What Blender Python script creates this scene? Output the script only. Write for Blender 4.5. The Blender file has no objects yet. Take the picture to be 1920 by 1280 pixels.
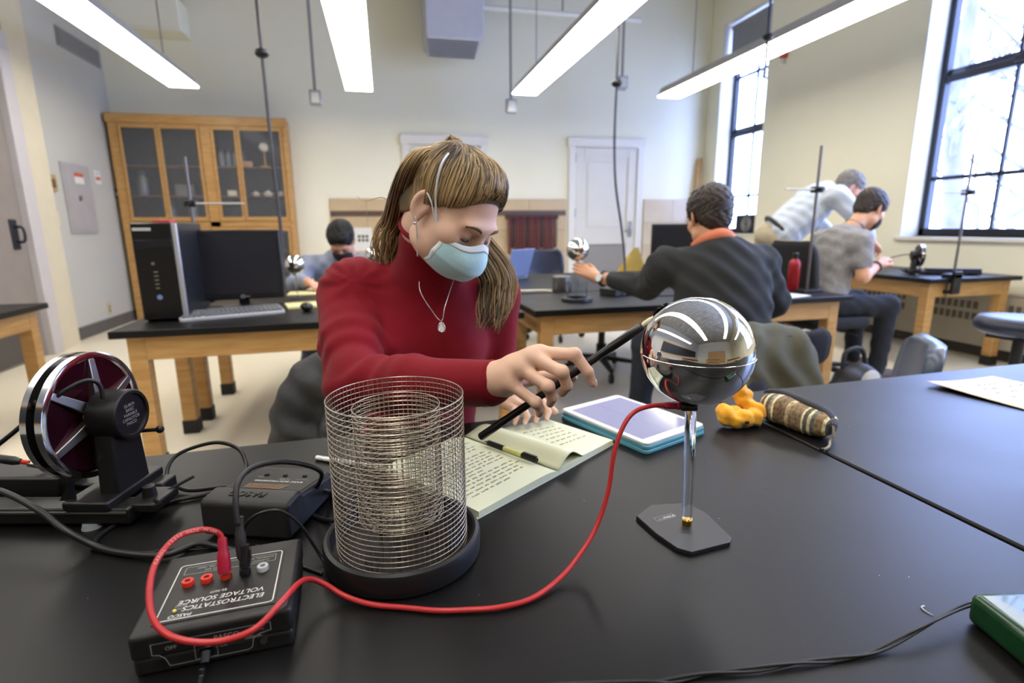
import bpy, bmesh, math, random
import numpy as np
from math import sin, cos, pi, radians, sqrt
from mathutils import Vector, Matrix
random.seed(7); np.random.seed(7)
S = bpy.context.scene
COL = S.collection

# ------------------------------------------------------------------ camera
CAM_H = 1.07
cd = bpy.data.cameras.new('camera'); cam = bpy.data.objects.new('camera', cd); COL.objects.link(cam)
S.camera = cam
cd.sensor_width = 36.0; cd.lens = 36.0*1006/1920; cd.clip_start = 0.02; cd.clip_end = 200
_yaw, _pit, _rol = radians(13.1), radians(12.1), radians(0.5)
_f = Vector((sin(_yaw)*cos(_pit), cos(_yaw)*cos(_pit), -sin(_pit)))
_r0 = Vector((cos(_yaw), -sin(_yaw), 0)); _u0 = _r0.cross(_f)
_r = _r0*cos(_rol) - _u0*sin(_rol); _u = _u0*cos(_rol) + _r0*sin(_rol)
_m = Matrix((_r, _u, -_f)).transposed().to_4x4(); _m.translation = (0, 0, CAM_H)
cam.matrix_world = _m
cd.dof.use_dof = True; cd.dof.focus_distance = 0.72; cd.dof.aperture_fstop = 4.0

# ------------------------------------------------------------------ world, exposure
W = bpy.data.worlds.new('sky'); S.world = W; W.use_nodes = True
_bg = W.node_tree.nodes['Background']
_bg.inputs['Color'].default_value = (0.40, 0.53, 1.0, 1); _bg.inputs['Strength'].default_value = 20.0
S.view_settings.view_transform = 'Standard'; S.view_settings.look = 'None'
S.view_settings.gamma = 1.0; S.view_settings.exposure = 0.0
try: S.view_settings.use_curve_mapping = False
except Exception: pass
S.cycles.use_denoising = True
S.cycles.max_bounces = 8; S.cycles.diffuse_bounces = 4; S.cycles.glossy_bounces = 4
S.cycles.transmission_bounces = 6; S.cycles.transparent_max_bounces = 12
S.cycles.caustics_reflective = False; S.cycles.caustics_refractive = False
S.cycles.sample_clamp_indirect = 6.0
LIGHT_STRENGTH = 12.6

# ------------------------------------------------------------------ materials
def lin(h):
    h = h.lstrip('#'); o = []
    for i in (0, 2, 4):
        c = int(h[i:i+2], 16)/255
        o.append(c/12.92 if c <= 0.04045 else ((c+0.055)/1.055)**2.4)
    return tuple(o)
MATS = {}
def M(name, hexc=None, rough=.5, metal=0., spec=.5, var=.0, vscale=8., bump=0., bscale=60., hex2=None,
      coat=0., sheen=0., trans=0., ior=1.45, stretch=(1,1,1), emit=0., alpha=1., rvar=0.):
    if name in MATS: return MATS[name]
    m = bpy.data.materials.new(name); m.use_nodes = True; MATS[name] = m
    nt = m.node_tree; b = nt.nodes['Principled BSDF']
    c = lin(hexc)
    b.inputs['Base Color'].default_value = (*c, 1); b.inputs['Roughness'].default_value = rough
    b.inputs['Metallic'].default_value = metal; b.inputs['Specular IOR Level'].default_value = spec
    b.inputs['Coat Weight'].default_value = coat; b.inputs['Sheen Weight'].default_value = sheen
    b.inputs['Transmission Weight'].default_value = trans; b.inputs['IOR'].default_value = ior
    b.inputs['Alpha'].default_value = alpha
    if emit: b.inputs['Emission Color'].default_value = (*c, 1); b.inputs['Emission Strength'].default_value = emit
    tc = mp = None
    if var or bump or hex2 or rvar:
        tc = nt.nodes.new('ShaderNodeTexCoord'); mp = nt.nodes.new('ShaderNodeMapping')
        mp.inputs['Scale'].default_value = stretch; nt.links.new(tc.outputs['Object'], mp.inputs['Vector'])
    if var or hex2 or rvar:
        n = nt.nodes.new('ShaderNodeTexNoise'); n.inputs['Scale'].default_value = vscale; n.inputs['Detail'].default_value = 5
        nt.links.new(mp.outputs[0], n.inputs['Vector'])
        if var or hex2:
            r = nt.nodes.new('ShaderNodeValToRGB'); nt.links.new(n.outputs['Fac'], r.inputs['Fac'])
            d = lin(hex2) if hex2 else tuple(max(0, x*(1-var)) for x in c)
            r.color_ramp.elements[0].position = .32; r.color_ramp.elements[1].position = .68
            r.color_ramp.elements[0].color = (*d, 1)
            r.color_ramp.elements[1].color = (*(c if hex2 else tuple(min(1, x*(1+var*.6)) for x in c)), 1)
            nt.links.new(r.outputs[0], b.inputs['Base Color'])
        if rvar:
            mr = nt.nodes.new('ShaderNodeMapRange'); nt.links.new(n.outputs['Fac'], mr.inputs['Value'])
            mr.inputs['To Min'].default_value = rough-rvar; mr.inputs['To Max'].default_value = rough+rvar
            nt.links.new(mr.outputs[0], b.inputs['Roughness'])
    if bump:
        n2 = nt.nodes.new('ShaderNodeTexNoise'); n2.inputs['Scale'].default_value = bscale; n2.inputs['Detail'].default_value = 4
        nt.links.new(mp.outputs[0], n2.inputs['Vector'])
        bp = nt.nodes.new('ShaderNodeBump'); bp.inputs['Strength'].default_value = bump; bp.inputs['Distance'].default_value = .01
        nt.links.new(n2.outputs['Fac'], bp.inputs['Height']); nt.links.new(bp.outputs[0], b.inputs['Normal'])
    return m
def E(name, hexc, s):
    if name in MATS: return MATS[name]
    m = bpy.data.materials.new(name); m.use_nodes = True; MATS[name] = m
    nt = m.node_tree; nt.nodes.remove(nt.nodes['Principled BSDF'])
    e = nt.nodes.new('ShaderNodeEmission'); e.inputs['Color'].default_value = (*lin(hexc), 1); e.inputs['Strength'].default_value = s
    nt.links.new(e.outputs[0], nt.nodes['Material Output'].inputs['Surface'])
    return m

# ------------------------------------------------------------------ mesh building
def rotm(rx=0, ry=0, rz=0):
    return Matrix.Rotation(rz, 3, 'Z') @ Matrix.Rotation(ry, 3, 'Y') @ Matrix.Rotation(rx, 3, 'X')
def frame_to(d):
    d = Vector(d).normalized(); a = Vector((0, 0, 1)) if abs(d.z) < .9 else Vector((1, 0, 0))
    x = a.cross(d).normalized(); return x, d.cross(x)
class MB:
    def __init__(s): s.v = []; s.f = []
    def add(s, vs, fs):
        o = len(s.v); s.v += [tuple(v) for v in vs]; s.f += [tuple(i+o for i in f) for f in fs]; return s
    def box(s, c, d, r=None):
        R = rotm(*r) if isinstance(r, (tuple, list)) else r
        vs = []
        for z in (-.5, .5):
            for y in (-.5, .5):
                for x in (-.5, .5):
                    p = Vector((x*d[0], y*d[1], z*d[2]))
                    if R is not None: p = R @ p
                    vs.append(p + Vector(c))
        return s.add(vs, [(0,2,3,1),(4,5,7,6),(0,1,5,4),(2,6,7,3),(0,4,6,2),(1,3,7,5)])
    def b2(s, lo, hi):
        return s.box([(a+b)/2 for a, b in zip(lo, hi)], [b-a for a, b in zip(lo, hi)])
    def cyl(s, a, b, r0, r1=None, n=16, caps=True):
        r1 = r0 if r1 is None else r1; a = Vector(a); b = Vector(b); x, y = frame_to(b-a)
        vs = []
        for p, r in ((a, r0), (b, r1)):
            for i in range(n):
                t = 2*pi*i/n; vs.append(p + x*(r*cos(t)) + y*(r*sin(t)))
        fs = [(i, (i+1) % n, n+(i+1) % n, n+i) for i in range(n)]
        if caps: fs += [tuple(range(n-1, -1, -1)), tuple(range(n, 2*n))]
        return s.add(vs, fs)
    def lathe(s, prof, n=24, c=(0,0,0), axis=None):
        c = Vector(c); ax = Vector(axis or (0,0,1)).normalized(); x, y = frame_to(ax)
        if axis is None: x, y = Vector((1,0,0)), Vector((0,1,0))
        vs = []
        for r, h in prof:
            for i in range(n):
                t = 2*pi*i/n; vs.append(c + x*(r*cos(t)) + y*(r*sin(t)) + ax*h)
        fs = []
        for k in range(len(prof)-1):
            for i in range(n):
                j = (i+1) % n; fs.append((k*n+i, k*n+j, (k+1)*n+j, (k+1)*n+i))
        fs.append(tuple(range(n-1, -1, -1))); fs.append(tuple(range((len(prof)-1)*n, len(prof)*n)))
        return s.add(vs, fs)
    def ell(s, c, r, nu=20, nv=12, R=None):
        c = Vector(c); vs = []
        for k in range(nv+1):
            a = -pi/2 + pi*k/nv
            for i in range(nu):
                t = 2*pi*i/nu; p = Vector((r[0]*cos(a)*cos(t), r[1]*cos(a)*sin(t), r[2]*sin(a)))
                vs.append((R @ p if R is not None else p) + c)
        return s.add(vs, [(k*nu+i, k*nu+(i+1) % nu, (k+1)*nu+(i+1) % nu, (k+1)*nu+i) for k in range(nv) for i in range(nu)])
    def tube(s, pts, r, n=8, closed=False, caps=True):
        pts = [Vector(p) for p in pts]; N = len(pts)
        rr = r if isinstance(r, (list, tuple)) else [r]*N
        vs = []; x = None
        for k in range(N):
            if closed: d = pts[(k+1) % N] - pts[k-1]
            else: d = pts[min(k+1, N-1)] - pts[max(k-1, 0)]
            if d.length < 1e-9: d = Vector((0,0,1))
            d.normalize()
            if x is None: x, y = frame_to(d)
            else:
                x = x - d*x.dot(d)
                if x.length < 1e-6: x, _ = frame_to(d)
                x.normalize(); y = d.cross(x)
            for i in range(n):
                t = 2*pi*i/n; vs.append(pts[k] + x*(rr[k]*cos(t)) + y*(rr[k]*sin(t)))
        fs = []
        for k in range(N if closed else N-1):
            k2 = (k+1) % N
            for i in range(n):
                j = (i+1) % n; fs.append((k*n+i, k*n+j, k2*n+j, k2*n+i))
        if caps and not closed: fs += [tuple(range(n-1, -1, -1)), tuple(range((N-1)*n, N*n))]
        return s.add(vs, fs)
    def prism(s, poly, z0, z1, T=None):
        n = len(poly); vs = [Vector((x, y, z0)) for x, y in poly] + [Vector((x, y, z1)) for x, y in poly]
        if T is not None: vs = [T @ v for v in vs]
        return s.add(vs, [(i, (i+1) % n, n+(i+1) % n, n+i) for i in range(n)] + [tuple(range(n-1, -1, -1)), tuple(range(n, 2*n))])
    def grid(s, P):
        nu = len(P); nv = len(P[0]); vs = [p for row in P for p in row]
        return s.add(vs, [(i*nv+j, i*nv+j+1, (i+1)*nv+j+1, (i+1)*nv+j) for i in range(nu-1) for j in range(nv-1)])
    def mesh(s, name, smooth=False, off=None):
        me = bpy.data.meshes.new(name)
        vs = s.v if off is None else [(a-off[0], b-off[1], c-off[2]) for a, b, c in s.v]
        me.from_pydata(vs, [], s.f)
        bm = bmesh.new(); bm.from_mesh(me); bmesh.ops.recalc_face_normals(bm, faces=bm.faces); bm.to_mesh(me); bm.free()
        if smooth:
            me.polygons.foreach_set('use_smooth', [True]*len(me.polygons))
        return me
    def build(s, name, mat, parent=None, smooth=False, bevel=0., seg=2, world=False, label=None, solid=0., sub=0, auto=None, kind=None):
        off = None
        if world and parent is not None: off = wloc(parent)
        me = s.mesh(name, smooth, off)
        return link(name, me, mat, parent, bevel, seg, label, solid, sub, auto, kind)
def wloc(o):
    v = Vector((0,0,0))
    while o is not None: v = v + o.location; o = o.parent
    return v
def link(name, me, mat, parent=None, bevel=0., seg=2, label=None, solid=0., sub=0, auto=None, kind=None):
    o = bpy.data.objects.new(name, me); COL.objects.link(o)
    if mat is not None:
        for mm in (mat if isinstance(mat, (list, tuple)) else [mat]): me.materials.append(mm)
    if parent is not None: o.parent = parent
    if solid:
        md = o.modifiers.new('thick', 'SOLIDIFY'); md.thickness = solid; md.offset = 0
    if bevel:
        md = o.modifiers.new('bevel', 'BEVEL'); md.width = bevel; md.segments = seg; md.limit_method = 'ANGLE'; md.angle_limit = radians(40)
        me.polygons.foreach_set('use_smooth', [True]*len(me.polygons)); auto = 35
    if sub:
        md = o.modifiers.new('sub', 'SUBSURF'); md.levels = sub; md.render_levels = sub
        me.polygons.foreach_set('use_smooth', [True]*len(me.polygons))
    if auto:
        me.polygons.foreach_set('use_smooth', [True]*len(me.polygons))
        try: me.set_sharp_from_angle(angle=radians(auto))
        except Exception: pass
    if label: o['label'] = label
    if kind: o['kind'] = kind
    return o
def thing(name, label, cat, loc=(0,0,0), rz=0., group=None):
    o = bpy.data.objects.new(name, None); COL.objects.link(o); o.empty_display_size = .05
    o.location = loc; o.rotation_euler = (0, 0, rz); o['label'] = label; o['category'] = cat
    if group: o['group'] = group
    return o
def tag(o, label, cat, group=None):
    o['label'] = label; o['category'] = cat
    if group: o['group'] = group
    return o
def struct(o): o['kind'] = 'structure'; return o
def copy_tree(o, parent=None, label=None):
    c = o.copy(); COL.objects.link(c)
    if parent is not None: c.parent = parent
    if label: c['label'] = label
    for ch in list(o.children): copy_tree(ch, c)
    return c
def spline(pts, n=8, closed=False):
    P = [Vector(p) for p in pts]; out = []; N = len(P)
    rng = range(N if closed else N-1)
    for k in rng:
        if closed: a, b, c, d = P[k-1], P[k], P[(k+1) % N], P[(k+2) % N]
        else: a, b, c, d = P[max(k-1, 0)], P[k], P[k+1], P[min(k+2, N-1)]
        for i in range(n):
            t = i/n
            out.append(.5*((2*b) + (c-a)*t + (2*a-5*b+4*c-d)*t*t + (3*b-a-3*c+d)*t**3))
    if not closed: out.append(P[-1])
    return out
# ------------------------------------------------------------------ room shell
XL, XR, YB, YF, ZC = -3.0, 4.7, 7.5, -5.2, 4.3
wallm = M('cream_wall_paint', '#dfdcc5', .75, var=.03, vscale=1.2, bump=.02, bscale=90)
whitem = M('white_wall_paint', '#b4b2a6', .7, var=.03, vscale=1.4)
floorm = M('vinyl_floor', '#e8dfc6', .3, var=.03, vscale=.8)
ceilm = M('ceiling_paint', '#b9b8b2', .9, hex2='#8e8d88', vscale=2.2, stretch=(1, 3, 1))
basem = M('rubber_baseboard', '#55524e', .5, var=.1)
oak = M('honey_oak', '#ba9158', .42, hex2='#a57b44', vscale=5, stretch=(1, 1, 9), bump=.03, bscale=30)
oakx = M('honey_oak_long_grain', '#ba9158', .42, hex2='#a57b44', vscale=5, stretch=(1.2, 9, 9), bump=.03, bscale=30)
epoxy = M('black_epoxy_top', '#0f0f0f', .40, spec=.28, var=.22, vscale=5, rvar=.05, bump=.012, bscale=160)
def dust_on(m):
    nt = m.node_tree; b = nt.nodes['Principled BSDF']; src = b.inputs['Base Color'].links[0].from_socket
    tc = nt.nodes.new('ShaderNodeTexCoord'); v = nt.nodes.new('ShaderNodeTexVoronoi'); v.inputs['Scale'].default_value = 30; nt.links.new(tc.outputs['Object'], v.inputs['Vector'])
    lt = nt.nodes.new('ShaderNodeMath'); lt.operation = 'LESS_THAN'; lt.inputs[1].default_value = .022; nt.links.new(v.outputs['Distance'], lt.inputs[0])
    se = nt.nodes.new('ShaderNodeSeparateColor'); nt.links.new(v.outputs['Color'], se.inputs[0]); gt = nt.nodes.new('ShaderNodeMath'); gt.operation = 'GREATER_THAN'; gt.inputs[1].default_value = .72; nt.links.new(se.outputs[0], gt.inputs[0])
    mu = nt.nodes.new('ShaderNodeMath'); mu.operation = 'MULTIPLY'; nt.links.new(lt.outputs[0], mu.inputs[0]); nt.links.new(gt.outputs[0], mu.inputs[1])
    mx = nt.nodes.new('ShaderNodeMix'); mx.data_type = 'RGBA'; nt.links.new(mu.outputs[0], mx.inputs['Factor']); nt.links.new(src, mx.inputs[6]); mx.inputs[7].default_value = (.30, .30, .30, 1)
    nt.links.new(mx.outputs[2], b.inputs['Base Color'])
dust_on(epoxy)
blackp = M('black_plastic', '#141415', .42, var=.12, vscale=30, bump=.02, bscale=400)
blackr = M('black_rubber', '#161617', .6, var=.1, vscale=20)
chrome = M('chrome', '#d8d8d8', .12, metal=1., rvar=.04, vscale=20)
steel = M('brushed_steel', '#9a9894', .35, metal=1., var=.1, vscale=40)
whitep = M('white_paint_trim', '#d4d1c8', .5, var=.02)
doorm = M('door_paint', '#cbc8be', .5, var=.03, vscale=2)
blackst = M('black_window_steel', '#1d1f26', .45, var=.1)

struct(MB().b2((XL-.3, YF-.3, -.1), (XR+.4, YB+.3, 0)).build('floor', floorm))
struct(MB().b2((XL-.3, YF-.3, ZC), (XR+.4, YB+.3, ZC+.1)).build('ceiling', ceilm))
struct(MB().b2((XL-.3, YB, 0), (XR+.4, YB+.2, ZC)).build('wall_back', wallm))
struct(MB().b2((XL-.3, YF-.2, 0), (XR+.4, YF, ZC)).build('wall_front', wallm))
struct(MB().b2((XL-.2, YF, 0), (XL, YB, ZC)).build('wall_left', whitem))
# right wall with two window openings (plus three more towards the front of the room)
OPEN = [(6.22, 7.20), (2.30, 4.16), (-.3, 1.5)]
SILL, WTOP = .95, 3.75
mb = MB(); ys = YF
for a, b in sorted(OPEN):
    mb.b2((XR, ys, 0), (XR+.3, a, ZC)); mb.b2((XR, a, 0), (XR+.3, b, SILL)); mb.b2((XR, a, WTOP), (XR+.3, b, ZC)); ys = b
mb.b2((XR, ys, 0), (XR+.3, YB, ZC))
struct(mb.build('wall_right', wallm))
glassm = bpy.data.materials.new('window_glass'); glassm.use_nodes = True; MATS['window_glass'] = glassm
_nt = glassm.node_tree; _nt.nodes.remove(_nt.nodes['Principled BSDF'])
_t = _nt.nodes.new('ShaderNodeBsdfTransparent'); _g = _nt.nodes.new('ShaderNodeBsdfGlossy'); _g.inputs['Roughness'].default_value = .02
_x = _nt.nodes.new('ShaderNodeMixShader'); _x.inputs[0].default_value = .06
_t.inputs['Color'].default_value = (.96, .98, 1, 1)
_nt.links.new(_t.outputs[0], _x.inputs[1]); _nt.links.new(_g.outputs[0], _x.inputs[2]); _nt.links.new(_x.outputs[0], _nt.nodes['Material Output'].inputs['Surface'])
for wi, (a, b) in enumerate(OPEN):
    root = bpy.data.objects.new('window_%d' % (wi+1), None); COL.objects.link(root); root.location = (XR, (a+b)/2, SILL); struct(root)
    root['label'] = ['narrow black steel window in the far right corner', 'large black steel sash window with bare tree outside', 'window out of view by the camera'][wi]
    X0 = XR+.20
    def wb(lo, hi, name, mat, bev=.004): return MB().b2(lo, hi).build(name, mat, root, world=True, bevel=bev)
    # white plaster reveal lining, sill
    wb((XR-.03, a-.03, SILL-.035), (XR+.3, b+.03, SILL), 'sill', whitep)
    wb((XR+.001, a, SILL), (XR+.3, a+.012, WTOP), 'reveal', whitep, 0); wb((XR+.001, b-.012, SILL), (XR+.3, b, WTOP), 'reveal', whitep, 0)
    wb((XR+.001, a, WTOP-.012), (XR+.3, b, WTOP), 'reveal', whitep, 0)
    a1, b1 = a+.012, b-.012; w = .05
    for lo, hi in (((a1), (a1+w)), ((b1-w), b1)): wb((X0, lo, SILL), (X0+.07, hi, WTOP-.01), 'frame_stile', blackst)
    wb((X0, a1, SILL), (X0+.07, b1, SILL+.07), 'frame_rail', blackst); wb((X0, a1, WTOP-.08), (X0+.07, b1, WTOP-.01), 'frame_rail', blackst)
    zm = 2.30
    wb((X0+.005, a1, zm-.03), (X0+.06, b1, zm+.03), 'meeting_rail', blackst)
    wb((X0+.04, a1+w, zm+.035), (X0+.08, b1-w, zm+.085), 'meeting_rail', blackst)
    for z in (1.46, 3.05): wb((X0+.015, a1+w, z-.018), (X0+.045, b1-w, z+.018), 'muntin', blackst)
    nmv = max(1, round((b-a)/.62)-1)
    for k in range(nmv):
        y = a1 + (b1-a1)*(k+1)/(nmv+1)
        wb((X0+.015, y-.012, SILL+.07), (X0+.045, y+.012, WTOP-.08), 'muntin', blackst)
    for k in range(nmv+1):
        y0 = a1 + (b1-a1)*k/(nmv+1); y1 = a1 + (b1-a1)*(k+1)/(nmv+1)
        for z0, z1 in ((SILL+.07, 1.46), (1.46, zm), (zm, 3.05), (3.05, WTOP-.05)):
            wb((X0+.028, y0+.01, z0+.01), (X0+.033, y1-.01, z1-.01), 'pane', glassm, 0)
    if wi == 1:
        for y in (3.0, 3.5): wb((X0-.02, y-.05, zm-.005), (X0+.01, y+.05, zm+.045), 'sash_lock', blackst)
# baseboards
struct(MB().b2((XL, YB-.015, 0), (XR, YB, .12)).build('baseboard_back', basem))
struct(MB().b2((XL, 5.9, 0), (XL+.015, YB, .12)).build('baseboard_left', basem))
struct(MB().b2((XR-.015, YF, 0), (XR, YB, .12)).build('baseboard_right', M('dark_baseboard', '#3b3630', .5, var=.1)))

# left wall: pier and door casing beyond the table
struct(MB().b2((XL, 5.55, 0), (XL+.10, 5.87, ZC)).build('wall_left_pier', M('pier_paint', '#c7bda0', .7, var=.03)))
d3 = bpy.data.objects.new('door_3', None); COL.objects.link(d3); d3.location = (XL, 5.0, 0); struct(d3); d3['label'] = 'grey door with pale casing on the left wall'
lav = M('pale_casing', '#b9b3ae', .5, var=.03)
MB().b2((XL, 5.40, 0), (XL+.13, 5.55, 2.5)).build('casing', lav, d3, world=True, bevel=.01)
MB().b2((XL, 4.35, 0), (XL+.13, 4.48, 2.5)).build('casing', lav, d3, world=True, bevel=.01)
MB().b2((XL, 4.35, 2.5), (XL+.13, 5.55, 2.64)).build('casing', lav, d3, world=True, bevel=.01)
MB().b2((XL+.02, 4.48, .01), (XL+.07, 5.40, 2.5)).build('door_leaf', M('grey_brown_door', '#857c72', .5, var=.06), d3, world=True, bevel=.004)
dh = MB().b2((XL+.07, 5.22, .92), (XL+.085, 5.30, 1.16)).build('push_plate', blackst, d3, world=True, bevel=.004)
MB().tube(spline([(XL+.085, 5.26, .98), (XL+.14, 5.26, .99), (XL+.14, 5.26, 1.09), (XL+.085, 5.26, 1.10)]), .011).build('pull_handle', blackst, dh, world=True, smooth=True)
MB().b2((XL+.07, 4.6, .02), (XL+.075, 5.3, .42)).build('kick_vent', M('dark_vent', '#4a443f', .5), d3, world=True)

# back wall doors
def panel_door(name, x0, x1, ztop, label, louvre):
    r = bpy.data.objects.new(name, None); COL.objects.link(r); r.location = ((x0+x1)/2, YB, 0); struct(r); r['label'] = label
    def b(lo, hi, nm, mat=doorm, bev=.005, par=None): return MB().b2(lo, hi).build(nm, mat, par or r, world=True, bevel=bev)
    y = YB; cw = .10
    b((x0, y-.035, 0), (x0+cw, y, ztop), 'casing', whitep); b((x1-cw, y-.035, 0), (x1, y, ztop), 'casing', whitep)
    b((x0-.02, y-.045, ztop-.12), (x1+.02, y, ztop), 'casing', whitep)
    a0, a1, zt = x0+cw+.006, x1-cw-.006, ztop-.125; yd = y-.02
    sw = .13
    b((a0, yd, .01), (a0+sw, y, zt), 'stile'); b((a1-sw, yd, .01), (a1, y, zt), 'stile')
    for z0, z1 in ((.01, .22), (.80, 1.0), (zt-.14, zt)): b((a0+sw, yd, z0), (a1-sw, y, z1), 'rail')
    b((a0+sw, y-.006, 1.0), (a1-sw, y-.001, zt-.14), 'panel', doorm, 0)
    b((a0+sw+.05, y-.014, 1.05), (a1-sw-.05, y-.003, zt-.19), 'raised_field')
    if louvre:
        b((a0+sw, y-.004, .22), (a1-sw, y-.001, .80), 'vent_back', M('vent_back_metal', '#6f6d6a', .6), 0)  # darker grey sheet behind the slats
        for k in range(16):
            z = .24+.035*k
            MB().box(((a0+a1)/2, y-.012, z), (a1-a0-2*sw, .004, .032), (radians(35), 0, 0)).build('louvre_slat', M('louvre_metal', '#b3b1ae', .5), r, world=True)
    else: b((a0+sw, y-.006, .22), (a1-sw, y-.001, .80), 'panel', doorm, 0)
    for z in (.35, 1.25, 2.0):
        MB().cyl((a0-.003, yd-.008, z-.06), (a0-.003, yd-.008, z+.06), .011, n=8).build('hinge', steel, r, world=True)
    if louvre:
        pl = b((a1-.105, yd-.008, .90), (a1-.045, yd, 1.13), 'lock_plate', steel)
        MB().tube(spline([(a1-.075, yd-.01, 1.0), (a1-.075, yd-.06, 1.0), (a1-.11, yd-.065, 1.0), (a1-.19, yd-.06, .995)]), .011).build('lever', steel, pl, world=True, smooth=True)
    return r
panel_door('door_1', .29, 1.42, 2.25, 'white panelled door behind the seated woman in red', False)
panel_door('door_2', 2.58, 3.72, 2.27, 'white panelled door with lever handle and louvred vent', True)

# tiled wainscot on the back wall: real tiles
tilem = M('glazed_tan_tile', '#c0ab88', .35, hex2='#b39c78', vscale=3)
tilem2 = M('glazed_pale_tile', '#c9bba2', .35, hex2='#bcab90', vscale=3)
bandm = M('brown_tile_band', '#5a443a', .4, var=.1)
groutm = M('grout', '#8d7d66', .9, var=.05)
wt = bpy.data.objects.new('trim_1', None); COL.objects.link(wt); wt.location = (0, YB, 0); struct(wt); wt['label'] = 'tan glazed tile wainscot along the back wall'
tile_me = {}
for x0, x1, band, mt in ((-.66, .26, True, tilem), (1.45, 2.55, True, tilem), (3.75, 4.695, False, tilem2)):
    MB().b2((x0, YB-.012, .12), (x1, YB, 1.44)).build('grout_bed', groutm, wt, world=True)
    n = round((x1-x0)/.46); w = (x1-x0)/n
    rows = [(.12, .42), (.42, .72), (.72, 1.02), (1.02, 1.215), (1.215, 1.285), (1.285, 1.44)] if band else [(.12, .45), (.45, .78), (.78, 1.11), (1.11, 1.44)]
    for ri, (z0, z1) in enumerate(rows):
        off = 0
        for k in range(n):
            isb = band and ri == 4
            key = (round(w, 3), round(z1-z0, 3), isb, mt.name)
            if key not in tile_me:
                t_ = MB().box((0, 0, 0), (w-.006, .014, z1-z0-.006)).mesh('tile'); t_.materials.append(bandm if isb else mt); tile_me[key] = t_
            o = bpy.data.objects.new('tile', tile_me[key]); COL.objects.link(o); o.parent = wt
            o.location = (x0+(k+.5)*w, -.015, (z0+z1)/2)

# ------------------------------------------------------------------ strip lights
lens_m = E('fluorescent_diffuser', '#fff8ee', LIGHT_STRENGTH)
housing = M('light_housing', '#b4b2ac', .5, metal=.2, var=.05)
ZL = 2.52
for i, (x, y1) in enumerate(((-1.93, 6.62), (-.17, 6.42), (1.62, 6.25), (3.30, 6.08))):
    t = thing('strip_light', ['strip light hanging nearest the left wall', 'second strip light from the left, straight ahead', 'third strip light from the left, over the middle of the room', 'strip light hanging nearest the windows'][i], 'light', (x, 0, ZL), group='hanging fluorescent strip lights')
    y0 = -1.6; L = y1-y0
    MB().prism([(-.14, 0), (.14, 0), (.10, .085), (-.10, .085)], 0, 1, Matrix(((1,0,0,0),(0,0,L,y0),(0,1,0,.004),(0,0,0,1)))).build('housing', housing, t)
    MB().b2((-.075, y0+.1, .0885), (.075, y1-.1, .0915)).build('added_uplight', E('added_uplight_glow', '#fff8ee', LIGHT_STRENGTH*.3), t)  # glowing slot added on top to brighten ceiling and upper walls
    nseg = 9
    for k in range(nseg):
        MB().b2((-.137, y0+L*k/nseg+.006, -.012), (.137, y0+L*(k+1)/nseg-.006, .006)).build('diffuser', lens_m, t)
    for k in range(nseg+1):
        MB().b2((-.14, y0+L*k/nseg-.006, -.010), (.14, y0+L*k/nseg+.006, .005)).build('joint', housing, t)
    for yy in (y1-.5, y1-3.5, y1-6.0): MB().cyl((0, yy, .08), (0, yy, ZC-ZL), .006, n=8).build('hanger', steel, t)
# ------------------------------------------------------------------ lab tables
TT = .66
def lab_table(label, cx, cy, w, d, T=TT, rz=0., top=.032, inset=.045, leg=.068, group='black topped oak lab tables'):
    t = thing('lab_table', label, 'table', (cx, cy, 0), rz, group)
    MB().b2((-w/2, -d/2, T-top), (w/2, d/2, T)).build('table_top', epoxy, t, bevel=.004, label='black epoxy top')
    ah = .105; z1 = T-top; x = w/2-inset; y = d/2-inset
    for s in (-1, 1):
        MB().b2((-x+leg, s*y-(.022 if s > 0 else 0), z1-ah), (x-leg, s*y+(.022 if s < 0 else 0), z1)).build('apron', oakx, t, bevel=.003)
        MB().b2((s*x-(.022 if s > 0 else 0), -y+leg, z1-ah), (s*x+(.022 if s < 0 else 0), y-leg, z1)).build('apron', oak, t, bevel=.003)
        for q in (-1, 1):
            lx, ly = s*(x-leg/2), q*(y-leg/2)
            lg = MB().b2((lx-leg/2, ly-leg/2, .0), (lx+leg/2, ly+leg/2, z1)).build('leg', oak, t, bevel=.004)
            MB().b2((lx-leg/2-.004, ly-leg/2-.004, 0), (lx+leg/2+.004, ly+leg/2+.004, .075)).build('rubber_boot', blackr, lg, bevel=.003)
    return t
R1 = radians(2.2)
def frontpt(u, v):   # u along the far edge from the seam, v towards the camera
    a = Vector((cos(R1), sin(R1), 0)); b = Vector((sin(R1), -cos(R1), 0)); o = Vector((.752, 1.107, 0))
    return o + a*u + b*v
c = frontpt(-.952, .41); lab_table('front table with black top holding the wire cage and mirror ball', c.x, c.y, 1.896, .82, rz=R1)
c = frontpt(.952, .405); lab_table('front right table with bare black top reflecting the window', c.x, c.y, 1.896, .83, rz=R1)
RB = radians(1.2)
c = frontpt(-.952, 1.245); lab_table('table under the camera in front of the wire cage', c.x, c.y, 1.896, .82, rz=R1)
c = frontpt(.952, 1.25); lab_table('table under the camera in front of the bare right table', c.x, c.y, 1.896, .83, rz=R1)
lab_table('back table carrying the computer tower and monitor', -.245, 2.83, 1.78, .66, rz=RB)
lab_table('table behind the computer table where a man writes', -.245, 3.53, 1.78, .66, rz=RB)
lab_table('table with small mirror ball where the man in dark sweater works', 1.665, 2.88, 1.93, .66, rz=RB)
lab_table('table behind the small mirror ball carrying the laptop', 1.65, 3.93, 1.93, 1.36, rz=RB)
lab_table('table under the right window with clamp stand', 4.12, 3.74, .84, 1.52, T=.685, group='black topped oak lab tables')
lab_table('table at the left edge by the grey door', -2.42, 3.30, 1.0, .66, rz=0)

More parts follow.
